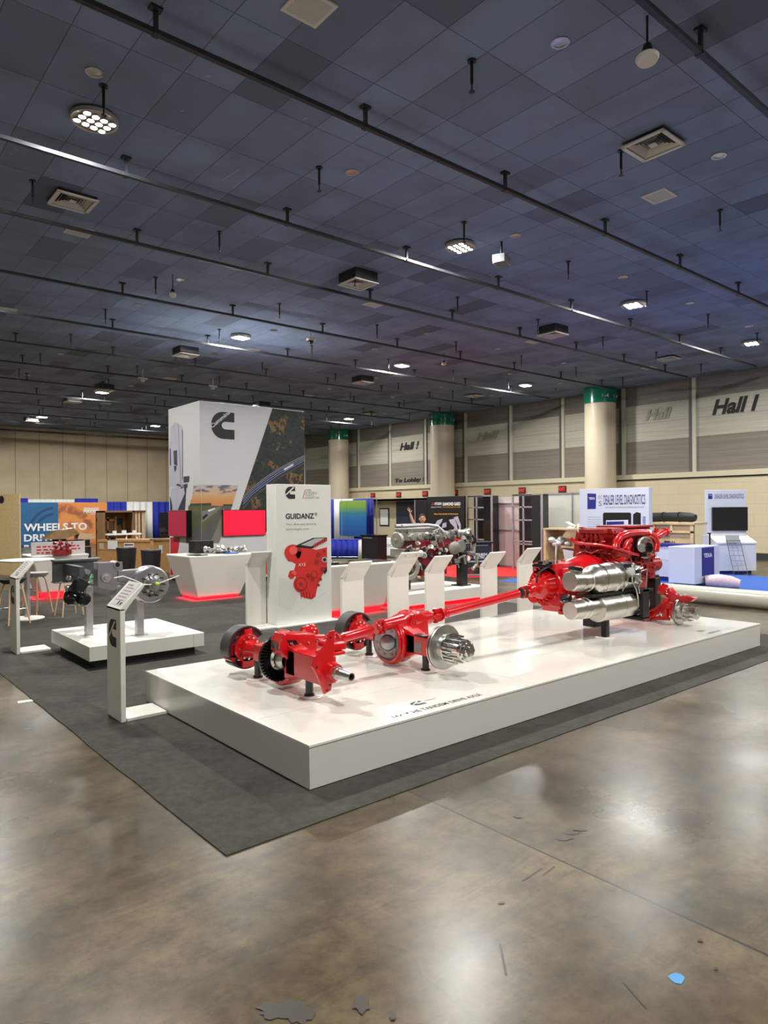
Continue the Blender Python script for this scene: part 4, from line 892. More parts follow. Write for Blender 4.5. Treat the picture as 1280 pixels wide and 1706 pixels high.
b=MB().box((6.93,Y-.12,1.17),(7.20,Y+.12,1.215)).box((6.95,Y-.1,1.21),(7.1,Y+.05,1.25)); b.build('shift_module',BLKG,t,bevel=.008)
b=MB()
for i,(x,y) in enumerate(((907,938),(912,936),(921,938),(929,937))): p=ony(x,y,Y-.12); b.cyl(p+V((0,0,-.02)),p+V((0,0,.03)),.016,n=12)
b.build('module_fitting',CHR,t)
MB().tube([(6.80,Y-.05,1.0),(6.78,Y-.07,1.08),(6.84,Y-.1,1.15),(6.95,Y-.1,1.18)],.012).build('cable',BLK,t)
b=MB().prism([(7.10,Y-.16,.72),(7.15,Y-.16,.61),(7.42,Y-.16,.61),(7.42,Y-.16,.70)],(0,.3,0)).box((7.12,Y-.19,.59),(7.3,Y-.12,.64)); b.build('sump',RED,t,bevel=.01)
# ---- engine
t=thing('diesel_engine','big red heavy duty engine with steel turbocharger','engine',(8.35,5.25,SZ),None)
def eo(x,y,Y=5.0): return ony(x,y,Y)
MB().box((7.62,5.02,.98),(9.12,5.55,1.44)).box((7.70,4.97,1.02),(9.05,5.02,1.14)).mx().build('engine_block',RED2,t,bevel=.012)
b=MB()
for i in range(6): x=7.70+.235*i; b.box((x,4.985,1.40),(x+.20,5.02,1.58)); b.cyl((x+.1,4.99,1.27),(x+.1,5.02,1.27),.07,n=16)
b.box((7.62,5.02,1.44),(9.14,5.50,1.55)); b.mx().build('cylinder_head',RED2,t,bevel=.008)
b=MB().prism([(7.60,5.0,1.55),(7.60,5.06,1.63),(7.60,5.46,1.63),(7.60,5.52,1.55)],(1.55,0,0))
for i in range(12): x=7.64+.128*i; b.box((x,4.995,1.55),(x+.03,5.03,1.60))
b.box((8.15,5.02,1.62),(9.2,5.5,1.655)); b.mx().build('valve_cover',RED2,t,bevel=.01)
pts=[(955,928),(957,905),(960,886),(965,878),(971,878),(974,886),(974,905),(973,930)]
b=MB().prism([onx(x,y,8.0) for x,y in pts],(.06,0,0))
for k in range(5): b.box((7.98,5.08+.07*k,1.38),(8.05,5.12+.07*k,1.60))
b.box((7.99,5.02,1.30),(8.06,5.40,1.36)).box((7.97,5.04,1.56),(8.06,5.42,1.62)); fh=b.build('rear_plate',RED2,t,bevel=.006)
p=onx(966,884,7.995); MB().lathe(p,(-1,0,0),[(0,.032),(.004,.032),(.004,0)],20).build('lifting_eye',PAPER,fh)
b=MB().box((7.44,4.93,.98),(7.74,5.58,1.30)).prism([(7.42,4.92,1.22),(7.42,4.92,1.33),(7.9,4.92,1.28),(7.9,4.92,1.2)],(0,.05,0)).lathe((7.40,5.25,1.0),(1,0,0),[(0,.30),(.12,.33),(.24,.33)],36); b.mx().build('flywheel_housing',RED2,t,bevel=.012)
MB().tube([onx(952,897,7.93),onx(957,903,7.93),onx(976,906,7.93),onx(1000,908,7.93)]+[eo(x,y,4.88) for x,y in ((1022,912),(1040,918),(1052,922),(1075,926),(1088,925))],[.022]*9,12).build('long_rail_pipe',RED,t)
b=MB().tube([eo(x,y,4.9) for x,y in ((1026,913),(1028,903),(1034,894),(1046,889),(1064,887),(1080,888))],[.05,.052,.05,.047,.045,.045],16)
b.tube([eo(x,y,4.9) for x,y in ((1040,915),(1044,905),(1051,899))],.036,12).tube([eo(x,y,4.88) for x,y in ((1080,888),(1090,895),(1094,905),(1092,918))],.052,14).tube([eo(x,y,4.9) for x,y in ((1046,924),(1047,914),(1050,907))],.03,12); b.build('exhaust_manifold',RED,t)
b=MB().tube([eo(x,y,4.92) for x,y in ((1078,888),(1092,895),(1101,890),(1110,886))],[.06,.058,.052,.05],18).ring(eo(1108,887,4.92),(1,.1,.15),.035,.04,.062,20).cyl(eo(1094,898,4.95),eo(1094,880,4.95),.03); b.build('exhaust_outlet',RED,t)
tb=eo(1077,912,4.86)
b=MB().lathe(tb+V((0,.06,0)),(-.25,-1,0),[(0,.05),(0,.125),(.03,.15),(.06,.15),(.075,.135),(.075,.07)],36,cap=False).lathe(tb+V((-.06,.02,0)),(-1,-.5,0),[(0,.06),(.14,.055)],24); tu=b.build('turbocharger',SIL,t)
b=MB().lathe(tb+V((-.03,-.03,0)),(-.8,-.6,0),[(0,.07),(.05,.072),(.06,.05),(.16,.048),(.16,.035),(.1,.03),(.1,0)],28).box(tb+V((-.16,-.02,-.12)),tb+V((-.02,.08,.0))); b.build('turbo_centre_housing',BLKG,tu)
b=MB()
for i in range(5): a=2*PI*i/5; b.cyl(tb+V((.0,-.03,0))+V((math.cos(a)*.1,0,math.sin(a)*.1)),tb+V((0,-.05,0))+V((math.cos(a)*.1,0,math.sin(a)*.1)),.014,n=8)
b.build('turbo_bolt',RED,tu)
b=MB().box((9.12,5.03,.90),(9.26,5.52,1.52)).cyl((9.14,5.10,1.09),(9.40,5.10,1.09),.105).cyl((9.14,5.10,1.09),(9.44,5.10,1.09),.07).cyl((9.2,5.35,1.0),(9.36,5.35,1.0),.14).cyl((9.2,5.3,1.35),(9.32,5.3,1.35),.09); b.build('front_cover',RED2,t,bevel=.01)
b=MB().prism([(8.30,5.06,.98),(8.62,5.06,.60),(9.02,5.06,.60),(9.14,5.06,.98)],(0,.40,0)); b.box((8.58,5.03,.88),(8.9,5.5,.93)); b.mx().build('oil_pan',RED2,t,bevel=.02)
b=MB().sph(eo(1034,931,4.93),.10,18,0,(1,.5,.62)); b.build('oil_cooler_cap',RED,t)
b=MB().cyl(eo(1024,922,4.93),eo(1044,925,4.93),.055); b.build('starter_motor',RED2,t)
b=MB(); rnd=random.Random(11)
for i in range(70):
    b=MB(); x=rnd.uniform(7.6,9.2); z=rnd.uniform(.95,1.5); s=rnd.uniform(.010,.035); y=4.99-rnd.uniform(0,.03)
    if rnd.random()<.5: b.cyl((x,y,z),(x,y-.03,z),s*.6,n=8)
    elif rnd.random()<.5: b.box((x-s,y-.03,z-s*.6),(x+s,y+.03,z+s*.6))
    else: b.cyl((x-s*1.5,y,z),(x+s*1.5,y,z+rnd.uniform(-.02,.02)),s*.5,n=8)
    b.mx().build('block_fitting',RED2,t)
b=MB(); rnd=random.Random(31)
for i in range(70):
    y=rnd.uniform(5.06,5.45); z=rnd.uniform(1.02,1.56); s=rnd.uniform(.010,.03); b.cyl((8.03,y,z),(7.96-rnd.uniform(0,.03),y,z),s,n=8)
for i in range(8):
    y=rnd.uniform(5.08,5.42); z=rnd.uniform(1.05,1.3); b.box((7.95,y-.04,z-.03),(8.05,y+.03,z+.03))
b.tube([(7.96,5.1,1.35),(7.93,5.2,1.30),(7.94,5.3,1.33),(7.97,5.45,1.28)],.014,8).tube([(7.96,5.12,1.15),(7.9,5.2,1.2),(7.93,5.35,1.12)],.02,8)
b.build('rear_fittings',RED2,t)
b=MB(); rnd=random.Random(12)
for i in range(9):
    b=MB(); x=rnd.uniform(7.8,9.0); z=rnd.uniform(1.0,1.4); p0=V((x,4.95,z)); p1=p0+V((rnd.uniform(-.3,.3),-.03,rnd.uniform(-.1,.1))); b.tube([p0,p0+V((0,-.05,0)),(p0+p1)/2+V((0,-.05,.05)),p1+V((0,-.03,0)),p1+V((0,.05,0))],.012,8)
    b.mx().build('fuel_pipe',RED,t)
b=MB().box((7.66,5.005,1.36),(8.6,5.03,1.43)).box((8.0,5.005,1.12),(9.0,5.03,1.22)).box((7.97,5.10,1.10),(8.05,5.38,1.32)) if 0 else MB().box((7.66,5.0,1.36),(8.9,5.03,1.42)); 
for x,z,s in ((8.0,1.25,.07),(8.3,1.2,.06),(8.55,1.42,.05),(8.42,1.36,.05),(8.6,1.30,.05),(8.2,1.38,.04),(8.72,1.2,.05)): b.box((x-s,4.95,z-s*.6),(x+s,5.0,z+s*.6))
b.mx().build('painted_gap_shade',BLK,t,bevel=.006)  # black boxes stand in for the shade in the engine's gaps
# engine stand
t=thing('engine_stand','black square engine stand beneath the front of the red engine','stand',(9.35,5.14,SZ),None)
p=onz(1089,1028,SZ)
MB().box((p.x-.08,p.y-.08,SZ),(p.x+.07,p.y+.07,.885)).box((p.x-.11,p.y-.10,SZ),(p.x+.1,p.y+.1,SZ+.01)).build('square_post',BLK,t,bevel=.004)
MB().prism([(p.x-.26,p.y-.03,1.06),(p.x-.12,p.y-.03,.885),(p.x+.12,p.y-.03,.885),(p.x+.12,p.y-.03,.92),(p.x-.05,p.y-.03,.93),(p.x-.20,p.y-.03,1.10)],(0,.08,0)).build('mount_arm',BLK,t,bevel=.004)
t=thing('engine_stand','low black block stand under the gearbox behind the steel canisters','stand',(7.75,5.0,SZ),None)
p=onz(982,1043,SZ); MB().box((p.x-.03,p.y-.1,SZ),(p.x+.22,p.y+.08,.60)).build('square_post',BLK,t,bevel=.004)
# ---- exhaust aftertreatment canisters
t=thing('aftertreatment_unit','pair of stacked stainless exhaust canisters with sensors','exhaust canister',(7.5,4.75,SZ),None)
Yc=4.75
b=MB().lathe((6.96,Yc,1.035),(1,0,0),[(0,.118),(.02,.122),(.06,.12),(.16,.118),(.165,.128),(.18,.128),(.20,.118),(.24,.12),(.30,.172),(.36,.178),(.62,.178),(.63,.188),(.66,.188),(.67,.176),(1.05,.176),(1.06,.184),(1.10,.184),(1.13,.15),(1.15,.0)],52,cap=False); b.build('upper_canister',STAIN,t)
b=MB().lathe((6.80,Yc,1.05),(1,0,-.05),[(0,0),(0,.105),(.012,.116),(.14,.12),(.20,.119)],44,cap=False).cyl((6.93,Yc,1.12),(6.92,Yc-.01,1.20),.07,.075); b.build('inlet_elbow',STAIN,t)
MB().lathe((6.90,Yc-.01,1.17),(.15,-.05,1),[(0,.08),(.012,.086),(.03,.086),(.045,.07),(.045,.055)],28).build('clamp',BLKG,t)
b=MB().lathe((6.80,Yc,.71),(1,0,0),[(0,0),(0,.098),(.012,.108),(.20,.110),(.21,.122),(.225,.122),(.235,.112),(.29,.115),(.30,.125),(.32,.125),(.33,.11),(.60,.11)],44,cap=False).lathe((7.30,Yc-.02,.68),(1,.0,0),[(0,0),(0,.145),(.012,.158),(.45,.158),(.455,.165),(.47,.165),(.475,.157),(.93,.157),(.94,.165),(.96,.165),(.98,.12),(.985,0)],52,cap=False); b.cyl((6.93,Yc+.05,.75),(6.90,Yc+.06,.85),.06,.062); b.build('lower_canister',STAIN,t)
MB().lathe((6.83,Yc+.06,.82),(-.5,.1,.9),[(0,.06),(.01,.072),(.04,.072),(.05,.055),(.05,.045)],28).build('clamp',BLKG,t)
b=MB()
for k in range(26): a=2*PI*k/26; c,s=math.cos(a),math.sin(a); p=V((6.93,Yc,.835)); 
for z in (.865,): b.box((7.1,Yc-.10,.84),(8.15,Yc+.12,.872))
b.box((8.05,Yc-.21,.50),(8.20,Yc-.175,.87)).box((8.0,Yc-.21,.835),(8.3,Yc+.1,.87)).box((8.05,Yc-.21,.49),(8.22,Yc+.2,.52)).ring((8.12,Yc-.02,.68),(1,0,0),.05,.166,.178,40); b.build('mount_bracket',BLK,t,bevel=.004)
b=MB().ring((7.72,Yc,1.035),(1,0,0),.02,.19,.197,40).ring((7.34,Yc,1.035),(1,0,0),.015,.18,.188,40); b.build('band_clamp',CHR,t)
p=V((7.78,Yc-.17,1.10)); b=MB().lathe(p,(-.2,-1,.35),[(0,.05),(.04,.055),(.055,.052),(.06,.02),(.06,0)],24); b.box(p+V((.05,-.03,-.04)),p+V((.24,.02,.07))); b.build('sensor_module',mat('sensor_grey',(.45,.46,.44),.4),t,bevel=.006)
for a_,b_ in (((-.06,-.02,.06),(.04,.03,.11)),((.12,-.05,-.02),(.2,-.02,.03)),((.0,-.04,-.12),(.08,.0,-.06))): MB().box(p+V(a_),p+V(b_)).build('connector',BLK,t,bevel=.004)
b=MB(); rnd=random.Random(2)
for k in range(10): a=p+V((rnd.uniform(-.02,.28),rnd.uniform(-.06,0),rnd.uniform(-.16,.1))); b.cyl(a,a+V((rnd.uniform(-.03,.03),-.03,rnd.uniform(-.03,.03))),rnd.uniform(.006,.016),n=8)
b.build('sensor_fitting',SIL,t)
b=MB().tube([p+V((.0,-.05,-.02)),p+V((-.03,-.07,-.10)),p+V((.04,-.08,-.2)),p+V((.10,-.07,-.30)),p+V((.14,-.05,-.42))],.008,8).tube([p+V((.3,-.0,.0)),p+V((.42,-.02,.02)),p+V((.38,-.02,-.15)),p+V((.36,-.03,-.25)),p+V((.30,-.0,-.33))],.006,8).tube([p+V((.1,-.05,-.05)),p+V((.15,-.09,-.12)),p+V((.08,-.09,-.17)),p+V((.12,-.08,-.26))],.008,8); b.build('braided_cable',SIL,t)
t=pole(7.5,4.73,'square black post under the stainless canisters',.545,.036,True)
# ---- front steer axle
t=thing('steer_axle','red front steer axle beam with studded hub and disc','steer axle',(9.05,4.75,SZ),None)
X=9.05
b=MB(); pts=[(X,5.75,.40),(X,5.15,.385),(X,4.98,.40),(X,4.86,.47),(X,4.77,.56)]
for i in range(len(pts)-1):
    p,q_=V(pts[i]),V(pts[i+1]); b.bar(p+V((0,0,.05)),q_+V((0,0,.05)),.13,.026,up=(0,0,1)); b.bar(p-V((0,0,.035)),q_-V((0,0,.035)),.13,.026,up=(0,0,1)); b.bar(p,q_,.035,.09,up=(0,0,1))
b.box((X-.09,4.97,.33),(X+.09,5.12,.43)); b.build('axle_beam',RED,t,bevel=.005)
b=MB().cyl((X,4.77,.40),(X,4.77,.66),.05).box((X-.06,4.62,.52),(X+.06,4.80,.60)).lathe((X,4.66,.49),(0,-1,0),[(0,.12),(.05,.12),(.06,.06)],28)
b.bar((X,5.16,.34),(X-.02,4.70,.38),.045,.045); b.build('steering_knuckle',RED,t,bevel=.008)
kp=[onx(x,y,X) for x,y in ((1101,985),(1112,975),(1118,985),(1128,993),(1145,993),(1158,997),(1150,1003),(1135,1005),(1118,1003),(1112,996))]
MB().prism(kp,(.12,0,0)).build('caliper',RED,t,bevel=.012)
p=onx(1106,982,X); b=MB().lathe(p+V((-.02,.06,0)),(.1,-1,-.2),[(0,.04),(.01,.065),(.06,.07),(.10,.06),(.12,.03)],24); b.lathe(p+V((.02,.02,-.02)),(.3,-.3,.9),[(0,.05),(.09,.05),(.1,.02)],18); br=b.build('brake_chamber',RED,t); bolts(MB(),p+V((-.01,-.06,-.01)),(.1,-1,-.2),.045,7,.007,.012).build('bolt',PAPER,br)
b=MB()
for x,y in ((1128,990),(1135,992),(1142,991)): q0=onx(x,y,X-.003); b.box(q0+V((-.01,-.012,-.008)),q0+V((.0,.012,.02)))
b.build('caliper_label',PAPER,t)
disc_hub(t,X,4.56,.485,.80,col=SIL)
MB().cyl((X+.07,4.95,.30),(X+.07,4.95,.335),.008).build('grease_fitting',BLK,t)
t2=thing('axle_cradle','black low cradle on the stage under the steer axle beam','stand',(X,5.35,SZ)); MB().box((X-.06,5.12,SZ),(X+.06,5.6,SZ+.03)).box((X-.05,5.2,SZ+.03),(X+.05,5.3,.345)).build('cradle',BLK,t2)
# ================================================================ SILVER SUSPENSION AXLE on the small stage
t=thing('suspension_axle','grey trailer suspension axle with silver brake drum hub','suspension axle',(3.1,9.2,.29))
h=[ony(x,y,8.95) for x,y in ((163,938),(204,936),(205,952),(196,966),(196,981),(188,984),(163,978))]
b=MB().prism(h,(0,.02,0)).prism([v+V((0,.16,0)) for v in h],(0,.02,0)); b.build('hanger_plate',GREYP,t,bevel=.003)
b=MB().prism([ony(x,y,8.93) for x,y in ((197,951),(236,948),(240,966),(197,968))],(0,.13,0)); b.build('trailing_arm',GREYP,t,bevel=.01)
p=ony(196,941,8.93); MB().cyl(p,p+V((0,.2,0)),.045).build('hanger_tube',ALU,t); MB().lathe(p,(0,-1,0),[(0,.03),(.004,.03),(.004,0)],20).build('tube_bore',BLK,t)
p=ony(177,962,8.94); b=MB().lathe(p,(0,-1,0),[(0,.06),(.01,.06),(.012,.035),(.03,.03),(.03,0)],24); b.build('pivot_bolt',ALU,t)
b=MB().box((2.50,9.72,.98),(3.06,9.78,1.27)).box((2.50,9.66,1.25),(3.10,9.84,1.275)).box((2.50,9.66,.97),(3.06,9.84,.985)).box((2.62,9.0,1.1),(2.68,9.75,1.22)); b.build('frame_rail',mat('frame_rail_grey',(.12,.125,.13),.4,.4,var=.25),t,bevel=.003)
b=MB().cyl((2.75,9.70,1.12),(2.75,9.64,1.12),.06).cyl((2.9,9.7,1.1),(2.9,9.6,1.1),.035); b.build('bushing',GREYP,t)
b=MB().sph(ony(114,962,9.5),.035,14).sph(ony(114,978,9.5),.05,14,0,(1,1,.5)).cyl(ony(114,978,9.5),ony(118,1000,9.5),.045); b.build('valve_body',SIL,t)
b=MB().sph(ony(118,995,9.5),.12,20,0,(.8,.8,.9)).lathe(ony(134,998,9.3),(.3,-1,-.1),[(0,.07),(.02,.085),(.10,.085),(.12,.06)],24).lathe(ony(122,996,9.35),(.5,-1,0),[(0,.08),(.02,.095),(.1,.095),(.12,.07)],24); b.build('brake_chamber',BLKG,t)
b=MB(); p=ony(135,974,9.3); b.prism([p+V((-.14,0,-.07)),p+V((-.02,0,.10)),p+V((.12,0,.02)),p+V((.0,0,-.15))],(0,.12,0)); b.build('air_box',RUB,t,bevel=.01)
b=MB()
for k in range(6): p=ony(150+k,962+k,9.2); b.cyl(p,p+V((.04*math.cos(k),0,.05*math.sin(k*1.7))),.014,n=6)
b.build('green_tie',mat('mint_green_tape',(.25,.65,.40),.6),t)
# drum + hub, axis -Y
wc=V((3.44,8.98,.955))
b=MB().lathe(wc,(0,-1,0),[(0,.19),(.02,.235),(.07,.245),(.08,.235),(.13,.24),(.20,.235),(.215,.22),(.22,.19),(.22,.0)],52); b.build('brake_drum',mat('drum_silver',(.34,.34,.35),.32,.8,var=.15),t)
b=MB().lathe(wc+V((0,-.21,0)),(0,-1,0),[(0,.165),(.012,.165),(.015,.12),(.03,.10),(.09,.075),(.11,.072),(.112,.05),(.13,.045),(.132,0)],44); hb=b.build('hub',mat('hub_grey',(.30,.30,.30),.35,.8,var=.2),t)
bolts(MB(),wc+V((0,-.22,0)),(0,-1,0),.143,10,.011,.075).build('wheel_stud',mat('plum_stud',(.05,.03,.035),.4,.6),hb)
MB().cyl(wc+V((-.05,.0,0)),wc+V((-.05,.9,0)),.06).build('axle_beam',GREYP,t)
MB().lathe(ony(196,985,9.1),(-.1,-1,0),[(0,.09),(.02,.11),(.08,.11),(.10,.08)],24).build('spring_chamber',GREYP,t)
p=ony(262,973,8.62); MB().sph(p,.028,14).build('yellow_plug',mat('lime_plug',(.45,.65,.05),.5),t)
q1=[ony(x,y,8.66) for x,y in ((190,963),(205,960),(222,966),(240,974),(258,974))]+[p,ony(280,966,8.6),ony(299,959,8.55)]
MB().tube(q1,[.007]*8,8).build('air_line',PAPER,t)
for x,y,z1,l in ((2.85,9.42,.93,'silver square post under the frame rail of the grey suspension axle'),(3.35,8.97,.85,'silver square post under the trailing arm of the grey suspension axle')):
    t2=thing('support_post',l,'support post',(x,y,.29),'silver posts on the small stage'); MB().box((x-.045,y-.045,.29),(x+.045,y+.045,z1)).build('pole',ALU,t2,bevel=.004); MB().box((x-.09,y-.07,.29),(x+.09,y+.07,.295)).build('base_plate',ALU,t2)
# ================================================================ NEIGHBOURING BOOTHS
fh=V((math.cos(yaw),math.sin(yaw),0)); rh=V((math.sin(yaw),-math.cos(yaw),0))
def gp(px,dep,z=0): return fh*dep+rh*((px-640)/FPX*dep)+V((0,0,z))
def HZ(px): return 853+4*0-(px-640)*.0082-4
def zt(px,py,dep): return 1.9-(py-HZ(px))/FPX*dep
def obox(name,a,b_,d,z0,z1,m,parent=None,bevel=.004,side=1):
    """upright box whose front edge runs a->b on the floor, going back by d"""
    a=V((a[0],a[1],0));b_=V((b_[0],b_[1],0)); u=(b_-a).normalized(); n=V((-u.y,u.x,0))*side
    P=[a,b_,b_+n*d,a+n*d]; P=[p+V((0,0,z0)) for p in P]
    if side<0: P=P[::-1]
    return MB().prism(P,(0,0,z1-z0)).build(name,m,parent,org=None if parent else (a.x,a.y,z0),bevel=bevel)
def XT(name,s,x0,y0,x1,y1,m,par,X,bold=0,shear=0,depth=.001):
    a=onx(x0,y1,X);b_=onx(x1,y1,X);c_=onx(x0,y0,X); return text(name,s,a,(0,-1,0),UP,a.y-b_.y,c_.z-a.z,m,par,bold=bold,shear=shear,depth=depth)
# --- grey engine stage
EX0,EX1,EY0,EY1=8.64,10.92,9.62,11.1
t=thing('display_stage','white stage glowing red underneath, carrying the grey and red engine','display platform',(EX0,EY0,.007))
MB().box((EX0,EY0,.085),(EX1,EY1,.30)).build('deck',WHITE,t,bevel=.003); MB().box((EX0+.08,EY0+.08,.007),(EX1-.08,EY1-.08,.09)).build('recessed_plinth',INKR,t)
MB().box((EX0+.03,EY0+.03,.07),(EX1-.03,EY0+.045,.082)).box((EX0+.03,EY0+.03,.07),(EX0+.045,EY1-.03,.082)).build('red_light_strip',REDL,t)
for (ax,ay,sx,sy) in (((EX1-EX0)/2,.0,2.2,.12),(.0,.75,.12,1.4)):
    L=bpy.data.lights.new('strip_glow','AREA'); L.shape='RECTANGLE'; L.size=sx; L.size_y=sy; L.energy=16; L.color=(1,.02,.05); lo=bpy.data.objects.new('strip_glow',L); COL.objects.link(lo); lo.parent=t; lo.location=(ax,ay,.07)
Y=10.3
t=thing('grey_engine','grey and dark red truck engine with fan and silver manifold on the glowing stage','engine',(9.75,Y,.30))
GE=mat('grey_casting',(.36,.35,.31),.4,.5,var=.35,sc=14,bump=.3,bsc=40); DR=mat('maroon_block',(.22,.006,.012),.35,coat=.3,var=.3,sc=16,bump=.3)
MB().box((9.25,Y-.28,.72),(10.25,Y+.3,1.28)).box((9.45,Y-.24,.56),(10.15,Y+.2,.74)).build('engine_block',DR,t,bevel=.02)
b=MB().box((9.1,Y-.25,1.28),(10.35,Y+.25,1.44)).box((9.1,Y-.2,1.44),(9.9,Y+.2,1.52)); 
for i in range(6): b.cyl((9.15+.2*i,Y-.3,1.36),(9.15+.2*i,Y-.2,1.36),.06,n=14)
b.build('cylinder_head',GE,t,bevel=.01)
MB().tube([(8.95,Y-.2,1.57),(9.6,Y-.22,1.585),(9.85,Y-.25,1.55),(10.0,Y-.28,1.42)],[.03,.035,.04,.05],12).tube([(8.95,Y,1.57),(9.6,Y,1.585)],.035,12).build('intake_pipe',ALU,t)
b=MB().lathe((8.93,Y-.1,1.30),(-1,-.15,0),[(0,.02),(0,.155),(.03,.16),(.06,.14),(.07,.03),(.12,.03)],30); b.build('fan_pulley',GE,t)
b=MB().ring((8.98,Y-.28,.78),(-.45,-1,0),.10,.17,.25,40).lathe((9.0,Y-.2,.78),(-.45,-1,0),[(0,.10),(.02,.17)],30); b.box((8.98,Y-.2,.95),(9.25,Y+.2,1.12)).box((8.85,Y-.25,.6),(8.93,Y-.1,1.0)); b.build('flywheel_housing',GE,t,bevel=.01)
MB().lathe((8.97,Y-.22,.78),(-.45,-1,0),[(0,.165),(.05,.16),(.05,0)],32).build('flywheel',SILD,t)
b=MB().lathe((10.42,Y-.32,1.13),(-.3,-1,0),[(0,.05),(0,.11),(.05,.13),(.10,.11),(.10,.05)],30).lathe((10.25,Y-.3,1.1),(-.4,-1,0),[(0,.12),(.10,.13),(.12,.08)],24).cyl((10.5,Y-.2,1.36),(10.85,Y-.2,1.42),.08).cyl((10.2,Y-.28,1.40),(10.5,Y-.28,1.40),.075).tube([(10.75,Y-.25,1.3),(10.9,Y-.28,1.15),(10.85,Y-.3,.95)],.06,14); b.build('turbocharger',mat('pale_casting',(.34,.33,.30),.35,.6,var=.4,sc=14,bump=.3),t)
b=MB().tube([(10.7,Y-.3,.98),(10.95,Y-.32,.92),(10.98,Y-.3,.72),(10.85,Y-.3,.62)],.035,12).box((10.3,Y-.32,.78),(10.7,Y-.2,.86)); b.build('coolant_elbow',GE,t)
for m_,nm,sd in ((GE,'engine_fitting',21),(BLK,'black_hose',22),(SIL,'steel_fitting',23)):
    rnd=random.Random(sd)
    for i in range(30):
        b=MB(); x=rnd.uniform(8.9,10.8); z=rnd.uniform(.72,1.45); s=rnd.uniform(.02,.06); y=Y-.3-rnd.uniform(0,.04)
        if rnd.random()<.5: b.cyl((x,y,z),(x+rnd.uniform(-.05,.05),y-.05,z+rnd.uniform(-.04,.04)),s,n=10)
        else: b.tube([(x,y,z),(x+s*2,y-.03,z+s),(x+s*3,y-.03,z-s*2)],s*.45,8)
        b.build(nm,m_,t)
MB().sph((9.28,Y-.36,1.03),.09,12,0,(1,.5,.8)).sph((9.4,Y-.36,.98),.05,10).build('pale_pump',mat('pale_pump',(.6,.6,.57),.4),t)
t=thing('engine_stand','black leg of the grey engine stand behind the kiosks','stand',(10.53,10.05,.30)); MB().box((10.46,Y-.36,.30),(10.63,Y-.2,1.0)).box((10.40,Y-.4,.3),(10.7,Y-.1,.32)).build('leg',BLK,t,bevel=.004); MB().box((9.2,Y-.05,.30),(9.3,Y+.1,.75)).build('rear_leg',BLK,t)
# --- person leaning behind the grey engine
SKIN=mat('skin',(.58,.30,.19),.5,var=.05); SHIRT=mat('pale_shirt',(.50,.46,.42),.8); CAMO=mat('camo_trousers',(.16,.13,.08),.8,var=.6,sc=14); BOOT=mat('tan_boot',(.30,.19,.10),.7); HAIR=mat('dark_hair',(.03,.02,.015),.7)
def skinmesh(name,verts,edges,radii,m,parent,sub=2,root=0):
    me=bpy.data.meshes.new(name); me.from_pydata([V(v) for v in verts],edges,[]); o=bpy.data.objects.new(name,me); COL.objects.link(o)
    md=o.modifiers.new('skin','SKIN'); md.use_smooth_shade=True
    me.skin_vertices  # layer is created with the modifier
    for i,r in enumerate(radii):
        sv=me.skin_vertices[0].data[i]; sv.radius=(r,r) if not isinstance(r,tuple) else r; sv.use_root=(i==root)
    sb=o.modifiers.new('sub','SUBSURF'); sb.levels=sub; sb.render_levels=sub
    bpy.context.view_layer.update(); dg=bpy.context.evaluated_depsgraph_get()
    nm=bpy.data.meshes.new_from_object(o.evaluated_get(dg)); o.modifiers.clear(); o.data=nm; bpy.data.meshes.remove(me); nm.name=name; nm.materials.clear(); nm.materials.append(m)
    for p in nm.polygons: p.use_smooth=True
    if parent: o.parent=parent
    return o
pc=V((12.80,13.62,0))
t=thing('person','person in a pale shirt and camouflage trousers behind the grey engine, one arm raised','person',tuple(pc)); ORG[t.name]=V((0,0,0))
def bp(r,f,z): v=rh*r-fh*f; return (v.x,v.y,z)   # r = picture right, f = towards camera
vs=[bp(0,0,.93),bp(0,.02,1.08),bp(0,.03,1.25),bp(0,.04,1.40),bp(0,.05,1.49),bp(0,.06,1.56),   # pelvis..neck,head base 0-5
    bp(-.09,0,.88),bp(-.10,.05,.50),bp(-.10,0,.09),bp(-.10,.14,.05),                            # left leg 6-9
    bp(.09,0,.88),bp(.10,.05,.50),bp(.10,0,.09),bp(.10,.14,.05),                                # right leg 10-13
    bp(-.17,.04,1.42),bp(-.27,.05,1.60),bp(-.33,.07,1.80),                                      # raised arm 14-16
    bp(.17,.05,1.40),bp(.33,.10,1.27),bp(.50,.20,1.16)]                                          # other arm 17-19
ed=[(0,1),(1,2),(2,3),(3,4),(4,5),(0,6),(6,7),(7,8),(8,9),(0,10),(10,11),(11,12),(12,13),(3,14),(14,15),(15,16),(3,17),(17,18),(18,19)]
rd=[(.13,.10),(.125,.095),(.145,.10),(.15,.10),.055,.05,.085,.058,.042,.035,.085,.058,.042,.035,.058,.045,.028,.058,.045,.028]
skinmesh('body',vs,ed,rd,SKIN,t)
